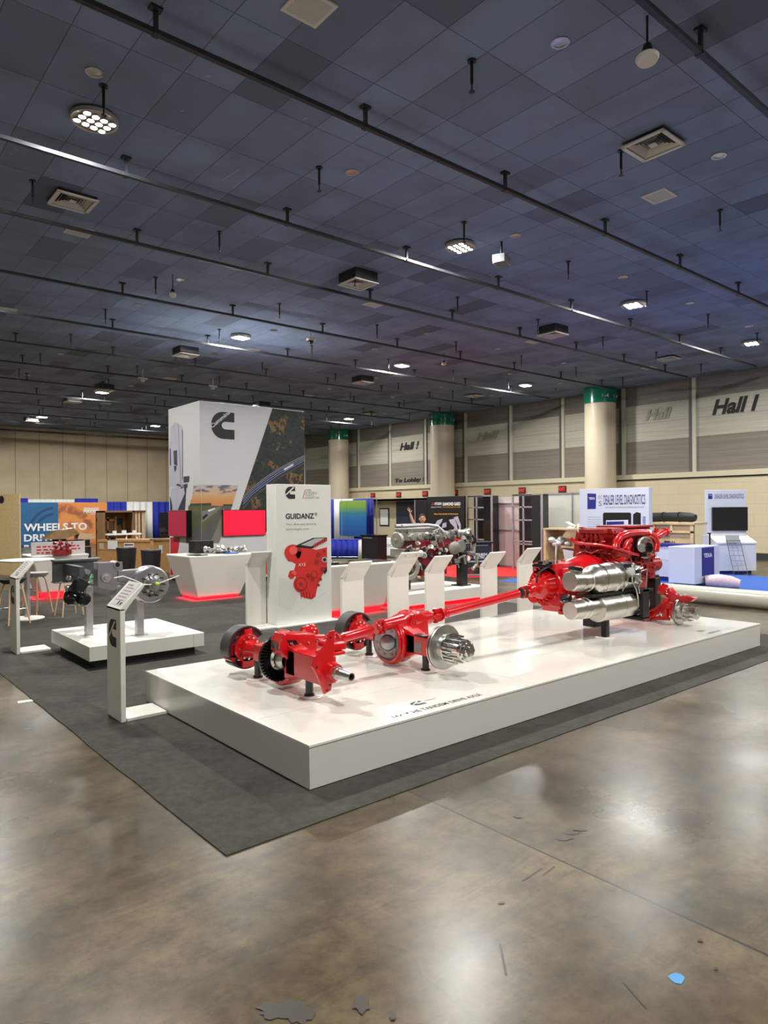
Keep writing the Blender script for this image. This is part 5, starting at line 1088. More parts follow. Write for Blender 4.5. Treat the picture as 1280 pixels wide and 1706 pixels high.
# head
b=MB(); hc=V(bp(0,.07,1.645)); b.sph(hc,.10,24,0,(.80,.90,1.15)); nf=-fh
b.sph(hc+nf*.095+V((0,0,-.01)),.018,10,0,(1,1,1.6)); b.sph(hc+rh*.083+V((0,0,-.01)),.022,10,0,(.5,.8,1.3)); b.sph(hc-rh*.083+V((0,0,-.01)),.022,10,0,(.5,.8,1.3)); b.build('head',SKIN,t,org=(0,0,0))
b=MB(); b.sph(hc+V((0,0,.035))-nf*.022,.103,24,0,(.86,.95,1.0)); b.build('hair',HAIR,t,org=(0,0,0))
b=MB()
for s in (-1,1): b.sph(hc+nf*.088+rh*.032*s+V((0,0,.015)),.010,8); b.box(hc+nf*.09+rh*.032*s+V((-.018,-.01,.032)),hc+nf*.09+rh*.032*s+V((.018,.01,.038)))
b.build('eyes',HAIR,t,org=(0,0,0)); MB().sph(hc+nf*.085+V((0,0,-.055)),.02,10,0,(1.2,1.2,.35)).build('mouth',mat('lips',(.42,.13,.10),.5),t,org=(0,0,0))
skinmesh('shirt',[bp(0,0,.95),bp(0,.02,1.10),bp(0,.03,1.25),bp(0,.04,1.38),bp(0,.05,1.44),bp(-.17,.04,1.42),bp(-.22,.045,1.50),bp(.17,.05,1.40),bp(.25,.08,1.335)],[(0,1),(1,2),(2,3),(3,4),(3,5),(5,6),(3,7),(7,8)],[(.145,.115),(.14,.11),(.16,.115),(.165,.115),.075,.075,.066,.075,.066],SHIRT,t)
skinmesh('trousers',[bp(0,0,.98),bp(0,0,.90),bp(-.09,0,.84),bp(-.10,.05,.50),bp(-.10,.01,.14),bp(.09,0,.84),bp(.10,.05,.50),bp(.10,.01,.14)],[(0,1),(1,2),(2,3),(3,4),(1,5),(5,6),(6,7)],[(.14,.11),(.135,.11),.10,.075,.07,.10,.075,.07],CAMO,t)
for s in (-1,1): skinmesh('boot',[bp(.10*s,-.02,.14),bp(.10*s,.0,.05),bp(.10*s,.17,.04)],[(0,1),(1,2)],[.06,.055,.042],BOOT,t)
def hand(w,d,side):
    w=V(w); d=V(d).normalized(); s=rh*side
    vs=[tuple(w),tuple(w+d*.05),tuple(w+d*.085)]; ed=[(0,1),(1,2)]; rd=[.024,(.034,.02),(.036,.018)]
    for k,(o,L) in enumerate(((-.033,.065),(-.011,.078),(.011,.073),(.033,.055))):
        i=len(vs); a=w+d*.09+s*o; vs+= [tuple(a),tuple(a+d*L*.55+nf*.006),tuple(a+d*L+nf*.02)]; ed+=[(2,i),(i,i+1),(i+1,i+2)]; rd+=[.0095,.0085,.007]
    i=len(vs); a=w+d*.035-s*.03; vs+=[tuple(a),tuple(a-s*.03+d*.03),tuple(a-s*.045+d*.06)]; ed+=[(1,i),(i,i+1),(i+1,i+2)]; rd+=[.013,.011,.009]
    return skinmesh('hand',vs,ed,rd,SKIN,t,sub=1)
hand(bp(-.33,.07,1.79),V(bp(-.33,.07,1.80))-V(bp(-.30,.06,1.7)),-1); hand(bp(.50,.20,1.165),V(bp(.50,.20,1.16))-V(bp(.36,.12,1.25)),1)
# --- red booth carpet
def slab(name,pts,z,m,l,cat): return tag(MB().prism([(p[0],p[1],0) for p in pts],(0,0,z)).build(name,m,org=(pts[0][0],pts[0][1],0)),l,cat)
RC=mat('red_carpet',(.62,.022,.022),.95,var=.1,sc=20,bump=.3,bsc=200); BC=mat('blue_carpet',(.035,.11,.42),.95,var=.15,sc=10,bump=.3,bsc=200)
slab('carpet',[(13.85,13.2),(15.3,12.45),(17.95,12.6),(17.95,19.2),(14.3,18.9)],.006,RC,'red carpet of the electric parts booth behind the kiosks','carpet')
slab('carpet',[(14.0,1.0),(19.9,1.0),(19.9,12.0),(14.0,12.0)],.006,BC,'blue carpet under the diagnostics booth on the far side of the carpet roll','carpet')
# --- electric parts booth
MX=16.9
t=thing('booth_backdrop','black booth backdrop with white and yellow lettering and silver starter print','backdrop',(MX,17,0.006))
MB().box((MX,15.93,.006),(MX+.08,17.72,2.335)).build('tall_panel',BLK,t,bevel=.003); MB().box((MX,17.74,.006),(MX+.08,18.42,2.25)).build('low_panel',BLK,t,bevel=.003); MB().box((MX-.02,18.33,1.25),(MX-.003,18.37,2.23)).build('side_strip',ALU,t)
WI=mat('print_white_ink',(.72,.72,.75),.5); YI=mat('yellow_ink',(.62,.42,.04),.5)
def diamonds(par,X,cx,cy,s,m):
    b=MB(); 
    for a in (90,210,330):
        c,q_=math.cos(R(a)),math.sin(R(a)); P=[(0,0),(c*.5-q_*.29,q_*.5+c*.29),(c,q_),(c*.5+q_*.29,q_*.5-c*.29)]
        b.poly([onx(cx+s*x,cy-s*y,X) for x,y in P][::1])
    return b.build('diamond_emblem',m,par)
diamonds(t,MX-.002,721.5,840,3.2,INKR); XT('company_word','MITSUBISHI',724.5,837,736,841.5,WI,t,MX-.002,bold=.03); XT('company_caption','ELECTRIC',719,844,736,846,WI,t,MX-.002)
XT('backdrop_title','DIAMOND GARD',738,837,767.5,842.5,WI,t,MX-.002,bold=.04); XT('backdrop_caption','STARTERS AND POWER',738,844,767,846,YI,t,MX-.002); XT('backdrop_line','Heavy Duty Starters & Alternators',723.5,855,763.5,858,YI,t,MX-.002,bold=.03)
b=MB()
def mp_(pts,mi,k=1): b.poly([onx(x,y,MX-.002*k) for x,y in pts],mi)
mp_([(724,875),(729,867),(738,864),(736,870),(731,876),(725,880)],0); mp_([(748,866),(757,864),(761,872),(763,884),(760,894),(755,890),(757,878),(751,872)],0); mp_([(756,862),(763,860),(768,874),(768,886),(763,893),(765,878),(760,868)],0); mp_([(738,872),(744,870),(744,878),(736,880)],0)
for i in range(7): mp_([(754+1.5*i,895+4*i),(760+1.5*i,891+4*i),(772,897+4*i),(773,901+4*i),(762,897+4*i)],1,2)
b.build('starter_print',[mat('print_silver',(.38,.42,.52),.5,var=.5,sc=30),INKR],t)
# aluminium framed black display towers
def ftower(ya,yb,X,l,pxs):
    t=thing('display_tower',l,'display tower',(X,(ya+yb)/2,.006),'black aluminium framed display towers')
    MB().box((X+.30,yb,.006),(X+.34,ya,2.33)).build('back_panel',BLK,t,bevel=.003)
    w=ya-yb
    MB().box((X,yb+.04,.006),(X+.04,yb+w*.36,2.30)).box((X+.0,yb,.006),(X+.30,yb+.03,2.33)).build('black_panel',BLKG,t)
    b=MB()
    for yy in (ya,ya-w*.38,yb): b.box((X-.02,yy-.03,.006),(X+.02,yy+.03,2.33))
    for z in (.78,.86,1.52,1.92,2.29): b.box((X-.02,ya-w*.68,z),(X+.02,ya,z+.045))
    b.box((X-.02,yb,2.30),(X+.02,ya,2.34)); b.build('frame',ALU,t,bevel=.002)
    return t
ftower(16.0,14.95,17.15,'black aluminium framed display tower beside the lettered backdrop',None)
ftower(13.95,12.85,17.0,'black aluminium framed display tower beside the timber shelf unit',None)
PINKW=mat('pinkish_white_panel',(.56,.50,.49),.45)
t=thing('booth_wall','low white booth wall panels between the two black display towers','booth wall',(17.6,15,0)); MB().box((17.6,13.3,.006),(17.66,15.4,2.28)).build('wall_panel',PINKW,t); MB().box((17.55,13.3,1.18),(17.6,15.4,1.22)).box((17.55,13.3,2.05),(17.6,15.4,2.09)).box((17.55,13.3,.006),(17.6,15.4,.05)).build('rail',ALU,t)
t=thing('booth_wall','white booth wall panels above the timber shelf unit','booth wall',(18.3,12.5,0)); MB().box((18.3,10.6,.0),(18.36,13.9,2.38)).build('wall_panel',mat('offwhite_panel',(.60,.60,.55),.45),t); MB().box((18.27,12.62,0),(18.3,12.66,2.38)).box((18.27,10.6,2.34),(18.3,13.9,2.38)).box((18.27,13.85,0),(18.3,13.9,2.38)).build('frame',ALU,t)
# counter with company lettering
A=onz(769.6,961); dr=V((math.cos(R(-27)),math.sin(R(-27)),0)); d2=ray(820,960); # right end on the sight line
k=(A.x*d2.y-A.y*d2.x)/(dr.y*d2.x-dr.x*d2.y); B=A+dr*k; nb=V((-dr.y,dr.x,0))
t=thing('company_counter','black counter with red diamonds and white company lettering, orange cables printed below','counter',(A.x,A.y,.006))
t.location=(A.x,A.y,.006)
MB().prism([A+V((0,0,.006)),B+V((0,0,.006)),B+nb*.45+V((0,0,.006)),A+nb*.45+V((0,0,.006))],(0,0,.92)).build('counter_body',mat('charcoal_laminate',(.022,.022,.026),.4),t,bevel=.004)
a_,b2=A-dr*.05-nb*.05,B+dr*.05-nb*.05; MB().prism([a_+V((0,0,.926)),b2+V((0,0,.926)),b2+nb*.55+V((0,0,.926)),a_+nb*.55+V((0,0,.926))],(0,0,.04)).build('counter_top',BLK,t,bevel=.003)
fw=k; fp=lambda u,z: A-nb*.003+dr*(u*fw)+V((0,0,z))
MB().prism([fp(.1,.86),fp(.88,.86),fp(.88,.88),fp(.1,.88)],nb*-.004).build('silver_strip',ALU,t); MB().prism([fp(.08,.02),fp(.92,.02),fp(.92,.07),fp(.08,.07)],nb*-.004).build('kick_strip',ALU,t)
b=MB()
for a in (90,210,330):
    c,s=math.cos(R(a))*.10,math.sin(R(a))*.10; o_=fp(.26,.56)-nb*.003
    b.poly([o_,o_+dr*(c*.5-s*.29)+V((0,0,s*.5+c*.29)),o_+dr*c+V((0,0,s)),o_+dr*(c*.5+s*.29)+V((0,0,s*.5-c*.29))][::1])
b.build('diamond_emblem',INKR,t)
text('company_word','MITSUBISHI',fp(.40,.58)-nb*.003,dr,UP,fw*.44,.07,WI,t,bold=.03); text('company_word','ELECTRIC',fp(.40,.50)-nb*.003,dr,UP,fw*.37,.07,WI,t,bold=.03); text('company_caption','AUTOMOTIVE AMERICA',fp(.17,.40)-nb*.003,dr,UP,fw*.66,.045,WI,t,bold=.03)
b=MB()
for i in range(9):
    pts=[fp(.12+.03*i,.08),fp(.2+.04*i,.22+.015*(i%4)),fp(.5,.26+.01*i),fp(.78-.02*i,.2+.012*(i%3)),fp(.92,.10+.01*i)]
    for j in range(4): n_=V((0,0,.008)); b.poly([pts[j]-nb*.006,pts[j+1]-nb*.006,pts[j+1]+n_-nb*.006,pts[j]+n_-nb*.006])
b.build('cable_print',mat('print_orange',(.55,.10,.04),.5),t)
# black podium
a,b_=onz(603,941.5),onz(629,943.5)
t=thing('podium','plain black podium counter in front of the blue skirted table','podium',(a.x,a.y,0)); u=(b_-a).normalized(); n_=V((-u.y,u.x,0))
def P4(a,b_,d,z): n_=V((-(b_-a).normalized().y,(b_-a).normalized().x,0)); return [a+V((0,0,z)),b_+V((0,0,z)),b_+n_*d+V((0,0,z)),a+n_*d+V((0,0,z))]
MB().prism(P4(a,b_,.45,0),(0,0,1.0)).build('podium_body',BLK,t,bevel=.004); MB().prism(P4(a-u*.04-n_*.03,b_+u*.04-n_*.03,.5,1.0),(0,0,.045)).build('podium_top',BLKG,t)
MB().prism(P4(a+u*.1-n_*.006,b_-u*.25-n_*.006,.004,.93),(0,0,.03)).build('silver_strip',ALU,t); MB().prism(P4(a+u*.25-n_*.006,b_-u*.25-n_*.006,.004,.02),(0,0,.04)).build('kick_strip',ALU,t)
# blue drape booth
def drape(name,a,b_,z0,z1,m,parent=None,org=None,amp=.03,per=.11):
    a=V((a[0],a[1],0));b_=V((b_[0],b_[1],0)); L=(b_-a).length; u=(b_-a)/L; n_=V((-u.y,u.x,0)); k=max(8,int(L/.025)); mb=MB(); vs=[]
    for i in range(k+1):
        s=L*i/k; o_=amp*(math.sin(2*PI*s/per)+.4*math.sin(2*PI*s/per*.37+1)); p=a+u*s
        vs+=[p+n_*o_*.6+V((0,0,z1)),p+n_*o_+V((0,0,z0))]
    fs=[(2*i,2*i+1,2*i+3,2*i+2) for i in range(k)]; mb.add(vs,fs)
    o=mb.build(name,m,parent,org=None if parent else (a.x,a.y,z0),sharp=80); md=o.modifiers.new('thick','SOLIDIFY'); md.thickness=.006; return o
def onX2(x,X): return (X,onx(x,850,X).y)
X=21.5
drs=[(540,556.5,BLUEF,'blue booth drape left of the gradient banner, behind the product panel'),(556.5,589,WHITEF,'white booth drape behind the green to blue banner'),(589,622.5,BLUEF,'blue booth drape right of the green to blue banner')]
for x0,x1,m_,l in drs: tag(drape('booth_drape',onX2(x0,X),onX2(x1,X),.02,2.46,m_,amp=.05,per=.25),l,'drape',None)
t=thing('drape_frame','thin metal pipe frame holding the blue and white drapes by the banner','pipe frame',(X,25,0))
b=MB(); 
for x in (540,622.5): y=onX2(x,X)[1]; b.cyl((X+.2,y,0),(X+.2,y,2.5),.02,n=8)
b.cyl((X+.2,onX2(540,X)[1],2.47),(X+.2,onX2(622.5,X)[1],2.47),.02,n=8); b.build('pipe',ALU,t)
q=nodes('gradient_banner',.35); px=q.xyz(); g=q.ramp(q.math('DIVIDE',q.math('SUBTRACT',px[2],.75),1.6),[(0,(.010,.075,.30)),(.4,(.012,.14,.42)),(.62,(.03,.22,.30)),(.8,(.20,.40,.08)),(1,(.30,.48,.07))]); q.base(g)
X=20.6; y0,y1=onX2(565.5,X)[1],onX2(609.5,X)[1]
t=thing('banner_stand','green to blue gradient tension banner with rounded corners','banner',(X,(y0+y1)/2,0))
def rr(y0,y1,z0,z1,r,X): 
    P=[]
    for cy,cz,a0 in ((y1+r,z1-r,90),(y0-r,z1-r,0),(y0-r,z0+r,270),(y1+r,z0+r,180)):
        for i in range(6): a=R(a0+(90*(1 if 0 else 1))*i/5); P.append((X,cy+r*math.cos(a)*(1) if a0 in (0,270) else cy-r*abs(math.cos(a)),cz+r*math.sin(a)))
    return P
P=[]; r=.12
for cy,cz,a0 in ((y0-r,2.36-r,0),(y1+r,2.36-r,90),(y1+r,.6+r,180),(y0-r,.6+r,270)):
    for i in range(6): a=R(a0+90*i/5); P.append((X,cy+r*math.cos(a),cz+r*math.sin(a)))
MB().prism(P,(.05,0,0)).build('banner_face',MATS['gradient_banner'],t); MB().cyl((X-.25,y0-.55,.0),(X-.25,y0-.55,2.55),.012,n=8).cyl((X-.25,y0-.55,0),(X+.02,y0-.55,.02),.02,n=8).build('support_rod',ALU,t)
a,b_=gp(546,26.6),gp(597,26.4); t=thing('skirted_table','table with a deep blue pleated skirt in front of the gradient banner','table',(a.x,a.y,0))
u=(b_-a).normalized(); n_=V((-u.y,u.x,0)); drape('table_skirt',a,b_,.03,.74,BLUEF,t,amp=.03,per=.22); drape('table_skirt',b_,b_+n_*.7,.03,.74,WHITEF,t,amp=.02,per=.15); MB().prism(P4(a,b_,.7,.74),(0,0,.025)).build('table_top',BLUEF,t)
MB().cyl(a-n_*.02+V((0,0,.1)),b_-n_*.02+V((0,0,.1)),.015,n=8).cyl(b_-n_*.03,b_-n_*.03+V((0,0,.75)),.012,n=8).build('table_frame',ALU,t)
# white clothed table
a,b_=gp(627,27.5),gp(690,27.0); t=thing('clothed_table','long white clothed table with grey lettering behind the black podium','table',(a.x,a.y,0)); u=(b_-a).normalized(); n_=V((-u.y,u.x,0))
MB().prism(P4(a,b_,.75,.06),(0,0,.70)).build('table_cloth',PAPER,t,bevel=.03); text('cloth_lettering','DOCU',a+u*.30+V((0,0,.42))-n_*.004,u,UP,.46,.12,INKG,t,bold=.02); 
b=MB(); c0=a+u*.10+V((0,0,.48))-n_*.004; b.ring(c0,-n_,.002,.05,.065,20); b.build('cloth_mark',INKG,t)
MB().box((a+u*.1).to_tuple()[:2]+(.0,),((a+u*.1)+V((.04,.04,0))).to_tuple()[:2]+(.08,)).build('table_foot',SILD,t)
# --- diagnostics booth
X=16.5; y0,y1=11.18,9.13
t=thing('booth_sign_wall','pale sign wall with tall blue lettering and a tablet print behind the red engine','sign wall',(X,10.1,.006))
MB().box((X,y1,.9),(X+.18,y0,2.42)).box((X,y0-.15,.006),(X+.18,y0,.95)).box((X,y1,.006),(X+.18,y1+.15,.95)).build('wall_panel',TXW,t,bevel=.004)
NVL=mat('navy_lettering',(.03,.03,.13),.5)
def xq(b,pts,mi=0,k=1): b.poly([onx(x,y,X-.002*k) for x,y in pts],mi)
b=MB(); xq(b,[(979,848),(993,848),(993.5,822.5),(979,822)]); b.build('logo_panel',NAVY,t); XT('logo_word','TEXA',981.5,828.5,991.5,832.5,WI,t,X-.004,bold=.03)
XT('sign_title','DEALER LEVEL DIAGNOSTICS',1006,825,1075.5,841,NVL,t,X-.002,bold=.01); XT('sign_caption','ADVANCED COVERAGE & REPAIR SOLUTIONS',1009,844,1073,846.5,INKG,t,X-.002); XT('sign_letters','DC',997,825.5,1004,831,INKG,t,X-.002); XT('sign_letter','S',997.5,835,1003,843,INKG,t,X-.002)
b=MB(); xq(b,[(1005,880),(1005,856),(1007,854),(1050,854),(1052,856),(1052,880)],0); xq(b,[(1010,880),(1010,867),(1047,866),(1047,880)],1,2); xq(b,[(1011,880),(1011,869),(1040,868.5),(1040,880)],2,3); xq(b,[(1055,878),(1055,857),(1061,853),(1068,855),(1068,877)],0)
for i in range(6): xq(b,[(1071,861+3*i),(1076,861+3*i),(1076,862.5+3*i),(1071,862.5+3*i)],2)
b.build('tablet_print',[BLK,WI,NAVY],t)
b=MB()
for i in range(5): xq(b,[(979,861+3.9*i),(1002,861+3.9*i),(1002,862+3.9*i),(979,862+3.9*i)])
b.build('bullet_text',mat('print_pale_text',(.40,.42,.50),.5),t)
t=thing('display_counter','white counter with navy stripe and raised lettering panel beside the carpet roll','counter',(15.85,7.64,.006))
MB().box((15.85,7.64,.10),(17.12,8.28,.965)).build('counter_body',TXW,t,bevel=.005); MB().box((15.95,7.74,.006),(17.05,8.2,.11)).build('base_recess',NAVY,t)
a,c_=ony(1170,960,7.637),ony(1190,911,7.637); MB().box((a.x,7.634,a.z),(c_.x,7.64,c_.z)).build('navy_panel',NAVY,t); text('counter_word','TEXA',(a.x+.09,7.632,.70),FR,UP,(c_.x-a.x)*.68,.10,WI,t,bold=.04)
t=thing('display_counter','low white counter with navy rim behind the front of the red engine','counter',(17.2,8.6,.006)); MB().box((16.9,8.45,.12),(17.5,9.7,.90)).build('counter_body',TXW,t,bevel=.004); MB().box((16.88,8.43,.90),(17.52,9.72,.96)).build('navy_rim',NAVY,t); MB().box((16.95,8.5,.006),(17.45,9.65,.13)).build('base_recess',NAVY,t); XT('counter_word','TEXA',1094,909,1103,912,NVL,t,16.897)
MB().box((16.895,8.5,.55),(16.9,9.6,.556)).build('drawer_line',INKG,t)
# screen kiosk facing the camera side
O=fh*19.4+rh*9.35; u=rh; n_=fh
def Q(a,d,z): return O+u*a+n_*d+V((0,0,z))
t=thing('screen_kiosk','white kiosk with sloping desk, black screen and navy header lettering','kiosk',tuple(O)); t.location=(O.x,O.y,.006); ORG[t.name]=V((O.x,O.y,.006))
MB().prism([Q(0,0,.10),Q(0,.9,.10),Q(0,.9,1.08),Q(0,.62,1.08),Q(0,0,.84)],u*1.1).build('cabinet',TXW,t,bevel=.004)
MB().prism([Q(-.01,-.02,.85),Q(-.01,.62,1.10),Q(-.01,.62,1.125),Q(-.01,-.02,.90)],u*1.12).build('desk_top',mat('kiosk_gloss_white',(.72,.73,.76),.3),t,bevel=.003)
MB().prism([Q(.0,.62,1.1),Q(1.15,.62,1.1),Q(1.15,.74,1.1),Q(0,.74,1.1)],(0,0,1.29)).build('back_panel',TXW,t,bevel=.004); MB().prism([Q(.07,.07,.006),Q(1.0,.07,.006),Q(1.0,.8,.006),Q(.07,.8,.006)],(0,0,.1)).build('base_recess',NAVY,t)
s_=MB().prism([Q(.14,.55,1.21),Q(1.16,.55,1.21),Q(1.16,.615,1.21),Q(.14,.615,1.21)],(0,0,.68)).build('screen',SCRB,t,bevel=.004)
MB().prism([Q(.05,.617,2.13),Q(.17,.617,2.13),Q(.17,.619,2.13),Q(.05,.619,2.13)],(0,0,.15)).build('logo_panel',NAVY,t); text('header_word','DEALER LEVEL DIAGNOSTICS',Q(.24,.616,2.14),u,UP,.84,.13,NVL,t); text('logo_word','TEXA',Q(.06,.615,2.22),u,UP,.10,.03,WI,t)
MB().prism([Q(-.07,.3,.0),Q(-.04,.3,.0),Q(-.04,.34,.0),Q(-.07,.34,.0)],(0,0,1.15)).prism([Q(-.12,.3,1.13),Q(-.02,.3,1.13),Q(-.02,.34,1.13),Q(-.12,.34,1.13)],(0,0,.03)).build('side_bracket',BLK,t)
t=thing('literature_rack','wire literature rack leaning in front of the screen kiosk','rack',tuple(Q(.35,-.45,0)))
b=MB()
for s in (0,.38): b.tube([Q(.22+s,-.08,.98),Q(.30+s,-.35,.02)],.009,6)
for k in range(7): z=.12+.14*k; f=(.98-z)/.96; b.cyl(Q(.22+.08*f,-.08-.27*f,z),Q(.60+.08*f,-.08-.27*f,z),.005,n=6)
for k in range(1,3): b.tube([Q(.22+.127*k,-.09,.9),Q(.30+.127*k,-.35,.1)],.004,6)
b.cyl(Q(.3,-.35,.02),Q(.3,.0,.02),.008,n=6).cyl(Q(.68,-.35,.02),Q(.68,.0,.02),.008,n=6).build('wire_frame',CHR,t); MB().prism([Q(.22,-.08,.90),Q(.60,-.08,.90),Q(.60,-.03,1.1),Q(.22,-.03,1.1)],n_*.01).build('header_card',mat('grey_card',(.33,.35,.35),.5),t)
p=onz(1212,981); b=MB().tube([p+V((-.1,.45,.16)),p+V((0,.2,.17)),p+V((.05,-.05,.15)),p+V((.1,-.25,.12))],[.13,.16,.15,.10],16); tag(b.build('wrapped_bundle',mat('pink_wrap',(.62,.48,.50),.3,var=.2,sc=12,bump=.4,bsc=15),org=tuple(p)),'pinkish plastic wrapped bundle on the blue carpet beside the white counter','bundle')
# carpet roll
b=MB().cyl((13.56,7.35,.172),(13.56,-1.5,.172),.168,n=48); t=tag(b.build('carpet_roll',mat('cream_wrap',(.50,.48,.40),.28,coat=.3,var=.12,sc=3,bump=.15,bsc=8),org=(13.56,7.35,0)),'long plastic wrapped cream carpet roll lying beyond the big stage','carpet roll'); MB().cyl((13.56,7.351,.172),(13.56,7.36,.172),.06).build('core_tube',CARD,t)
# chrome folding chair
p=onz(1084,966); t=thing('folding_chair','chrome folding chair legs and seat behind the engine stand','chair',tuple(p)); b=MB()
for s in (0,.42): b.tube([p+V((s*.5,-s,.0)),p+V((s*.5,-s,.48)),p+V((.12+s*.5,-s,.52)),p+V((.3+s*.5,-s,.45)),p+V((.36+s*.5,-s,0))],.012,8)
b.build('leg',CHR,t); MB().prism([p+V((0,0,.42)),p+V((.21,-.42,.42)),p+V((.55,-.42,.42)),p+V((.34,0,.42))],(0,0,.03)).build('seat',NAVY,t)
# timber shelf unit with clutter
X=17.0
t=thing('timber_shelf','open pale timber shelf unit full of packing clutter beside the black tower','shelf unit',(X,12,0)); b=MB()
b.box((X,12.72,0),(X+.7,12.80,1.28)).box((X,10.35,0),(X+.7,10.43,1.28)).box((X,10.35,1.26),(X+.7,12.82,1.31)).box((X+.66,10.4,0),(X+.7,12.8,1.28)).box((X,10.4,0),(X+.7,12.75,.06)); b.build('carcass',PALEW,t,bevel=.004); MB().box((X+.05,10.43,.74),(X+.66,12.2,.79)).build('shelf_board',PALEW,t)
tag(MB().box((X+.1,11.55,.79),(X+.45,11.85,1.05)).build('cardboard_box',CARD,org=(X+.1,11.55,.79),bevel=.004),'small cardboard box on the middle shelf of the timber unit','box')
def rag(name,c,s,m,l,cat,seed,n=16,sc=(1,1,1)):
    rnd=random.Random(seed); b=MB(); 
    for i in range(n): b.sph(V(c)+V((rnd.uniform(-s,s)*sc[0],rnd.uniform(-s,s)*sc[1],rnd.uniform(0,s)*sc[2])),s*rnd.uniform(.35,.6),8,0,(rnd.uniform(.6,1.3),rnd.uniform(.6,1.3),rnd.uniform(.4,1)))
    o=b.build(name,m,org=tuple(c)); return tag(o,l,cat)
o=rag('plastic_wrap',(X+.15,12.3,.80),.2,mat('translucent_wrap',(.62,.62,.61),.7),'crumpled white plastic wrap hanging off the shelf','plastic wrap',2,10,(.5,1.5,1)); MB().tube([(X+.05,12.35,.85),(X+.02,12.36,.6),(X+.04,12.38,.35)],[.04,.025,.01],8).build('hanging_strip',MATS['translucent_wrap'],o)
tag(MB().prism([(X+.1,12.05,.06),(X+.1,11.6,.06),(X+.1,11.62,.62),(X+.1,12.2,.70)],(.25,0,0)).build('white_bag',PAPER,org=(X+.1,11.8,.06),bevel=.03),'white bag standing under the middle shelf','bag')
tag(MB().prism([(X+.02,11.95,1.30),(X+.02,12.15,1.05),(X+.02,11.7,1.0),(X+.02,11.6,1.28)],(.02,0,0)).build('cardboard_flap',CARD,org=(X,12,1.1)),'torn cardboard flap hanging below the timber top','cardboard')
tag(MB().prism([(X+.2,12.1,1.31),(X+.2,11.85,1.31),(X+.2,11.8,1.39),(X+.2,12.05,1.37)],(.18,0,0)).prism([(X+.2,11.75,1.31),(X+.2,11.5,1.31),(X+.2,11.5,1.45),(X+.2,11.75,1.45)],(.2,0,0)).prism([(X+.2,11.85,1.37),(X+.2,12.15,1.50),(X+.2,12.17,1.48),(X+.2,11.87,1.35)],(.18,0,0)).build('white_box',PAPER,org=(X+.2,11.8,1.31)),'open white box on top of the timber shelf unit','box')
t=thing('shipping_crate','open timber crate with stencilled black lettering beneath the long black bag','crate',(17.2,8.95,0)); b=MB()
CX=17.55; b.box((CX,8.50,0),(CX+.08,8.58,1.5)).box((CX,9.92,0),(CX+.08,10.0,1.5)).box((CX-.02,8.45,1.44),(CX+.7,10.0,1.5)).box((CX,8.5,1.22),(CX+.05,10.0,1.28)).box((CX,9.05,1.24),(CX+.05,9.12,1.45)).box((CX,9.55,1.24),(CX+.05,9.62,1.45)).box((CX,8.5,.9),(CX+.05,10.0,.95)); b.build('crate_frame',PALEW,t,bevel=.004); MB().box((CX+.06,8.5,0),(CX+.1,10.0,1.46)).build('crate_board',mat('pale_ply',(.55,.42,.25),.7,var=.2),t)
XT('stencil','TEXA',1107,901,1127,915,INK,t,CX+.055,bold=.02)
o=rag('duffel_bag',(CX+.3,9.1,1.56),.10,BLK,'long lumpy black equipment bag on top of the timber crate','bag',7,3); 
bpy.data.objects.remove(o); b=MB().tube([(CX+.25,8.55,1.62),(CX+.25,8.62,1.63),(CX+.25,8.9,1.64),(CX+.25,9.3,1.64),(CX+.25,9.7,1.63),(CX+.25,9.9,1.62)],[.09,.125,.13,.125,.13,.10],14); t2=tag(b.build('duffel_bag',mat('black_nylon',(.014,.014,.015),.55,bump=.5,bsc=20),org=(CX+.25,9.2,1.5)),'long lumpy black equipment bag on top of the timber crate','bag')
MB().ring((CX+.25,8.95,1.64),(0,1,0),.03,.12,.137,20).ring((CX+.25,9.4,1.64),(0,1,0),.03,.12,.137,20).build('strap',BLKG,t2)
# ================================================================ LEFT BACKGROUND
A=V((4.95,22.8,0)); u=V((-.38,.925,0)); t=thing('osb_panel','upright raw wood sheet with a dark round hole, at the left edge','wood panel',tuple(A)); MB().prism([A,A+u*2.2,A+u*2.2+V((.02,.02,0)),A+V((.03,.03,0))],(0,0,2.47)).build('sheet',PLY,t)
p=onz(22,940); 
n_=V((-u.y,u.x,0)); n_=n_ if n_.dot(A)<0 else -n_
hc_=A+u*.85+V((0,0,2.30)); MB().lathe(hc_+n_*.004,n_,[(0,.12),(.003,.12),(.003,0)],24).build('round_hole',BLK,t)
# banner
Y=42.5
t=thing('fabric_banner','wide blue and orange fabric banner with large white words','banner',(11.6,Y,0)); q=nodes('orange_print',.6); 
wv=q.new('ShaderNodeTexNoise'); q.link(q.pos,wv.inputs['Vector']); wv.inputs['Scale'].default_value=1.1; wv.inputs['Detail'].default_value=7; wv.inputs['Distortion'].default_value=1.5
q.base(q.ramp(wv.outputs['Fac'],[(.42,(.58,.22,.06)),(.52,(.50,.17,.045)),(.60,(.28,.085,.03))]))
def bq(b,pts,mi=0,k=0): b.poly([ony(x,y,Y-.01*k) for x,y in pts],mi)
bx=lambda x0,x1,m_,n_: MB().box((ony(x0,860,Y).x,Y,.05),(ony(x1,860,Y).x,Y+.06,2.47)).build(n_,m_,t)
bx(32,97,mat('banner_blue',(.015,.10,.24),.6,var=.15,sc=1),'blue_half'); bx(97,178.5,mat('banner_orange',(.60,.22,.055),.6,var=.05),'orange_half')
b=MB(); C_=(135,885); 
b.poly([ony(97+0,840,Y-.01),ony(118,840,Y-.01),ony(135,850,Y-.01),ony(150,862,Y-.01),ony(160,880,Y-.01),ony(162,905,Y-.01),ony(158,940,Y-.01),ony(97,940,Y-.01)][::-1]); b.build('wheel_print',MATS['orange_print'],t)
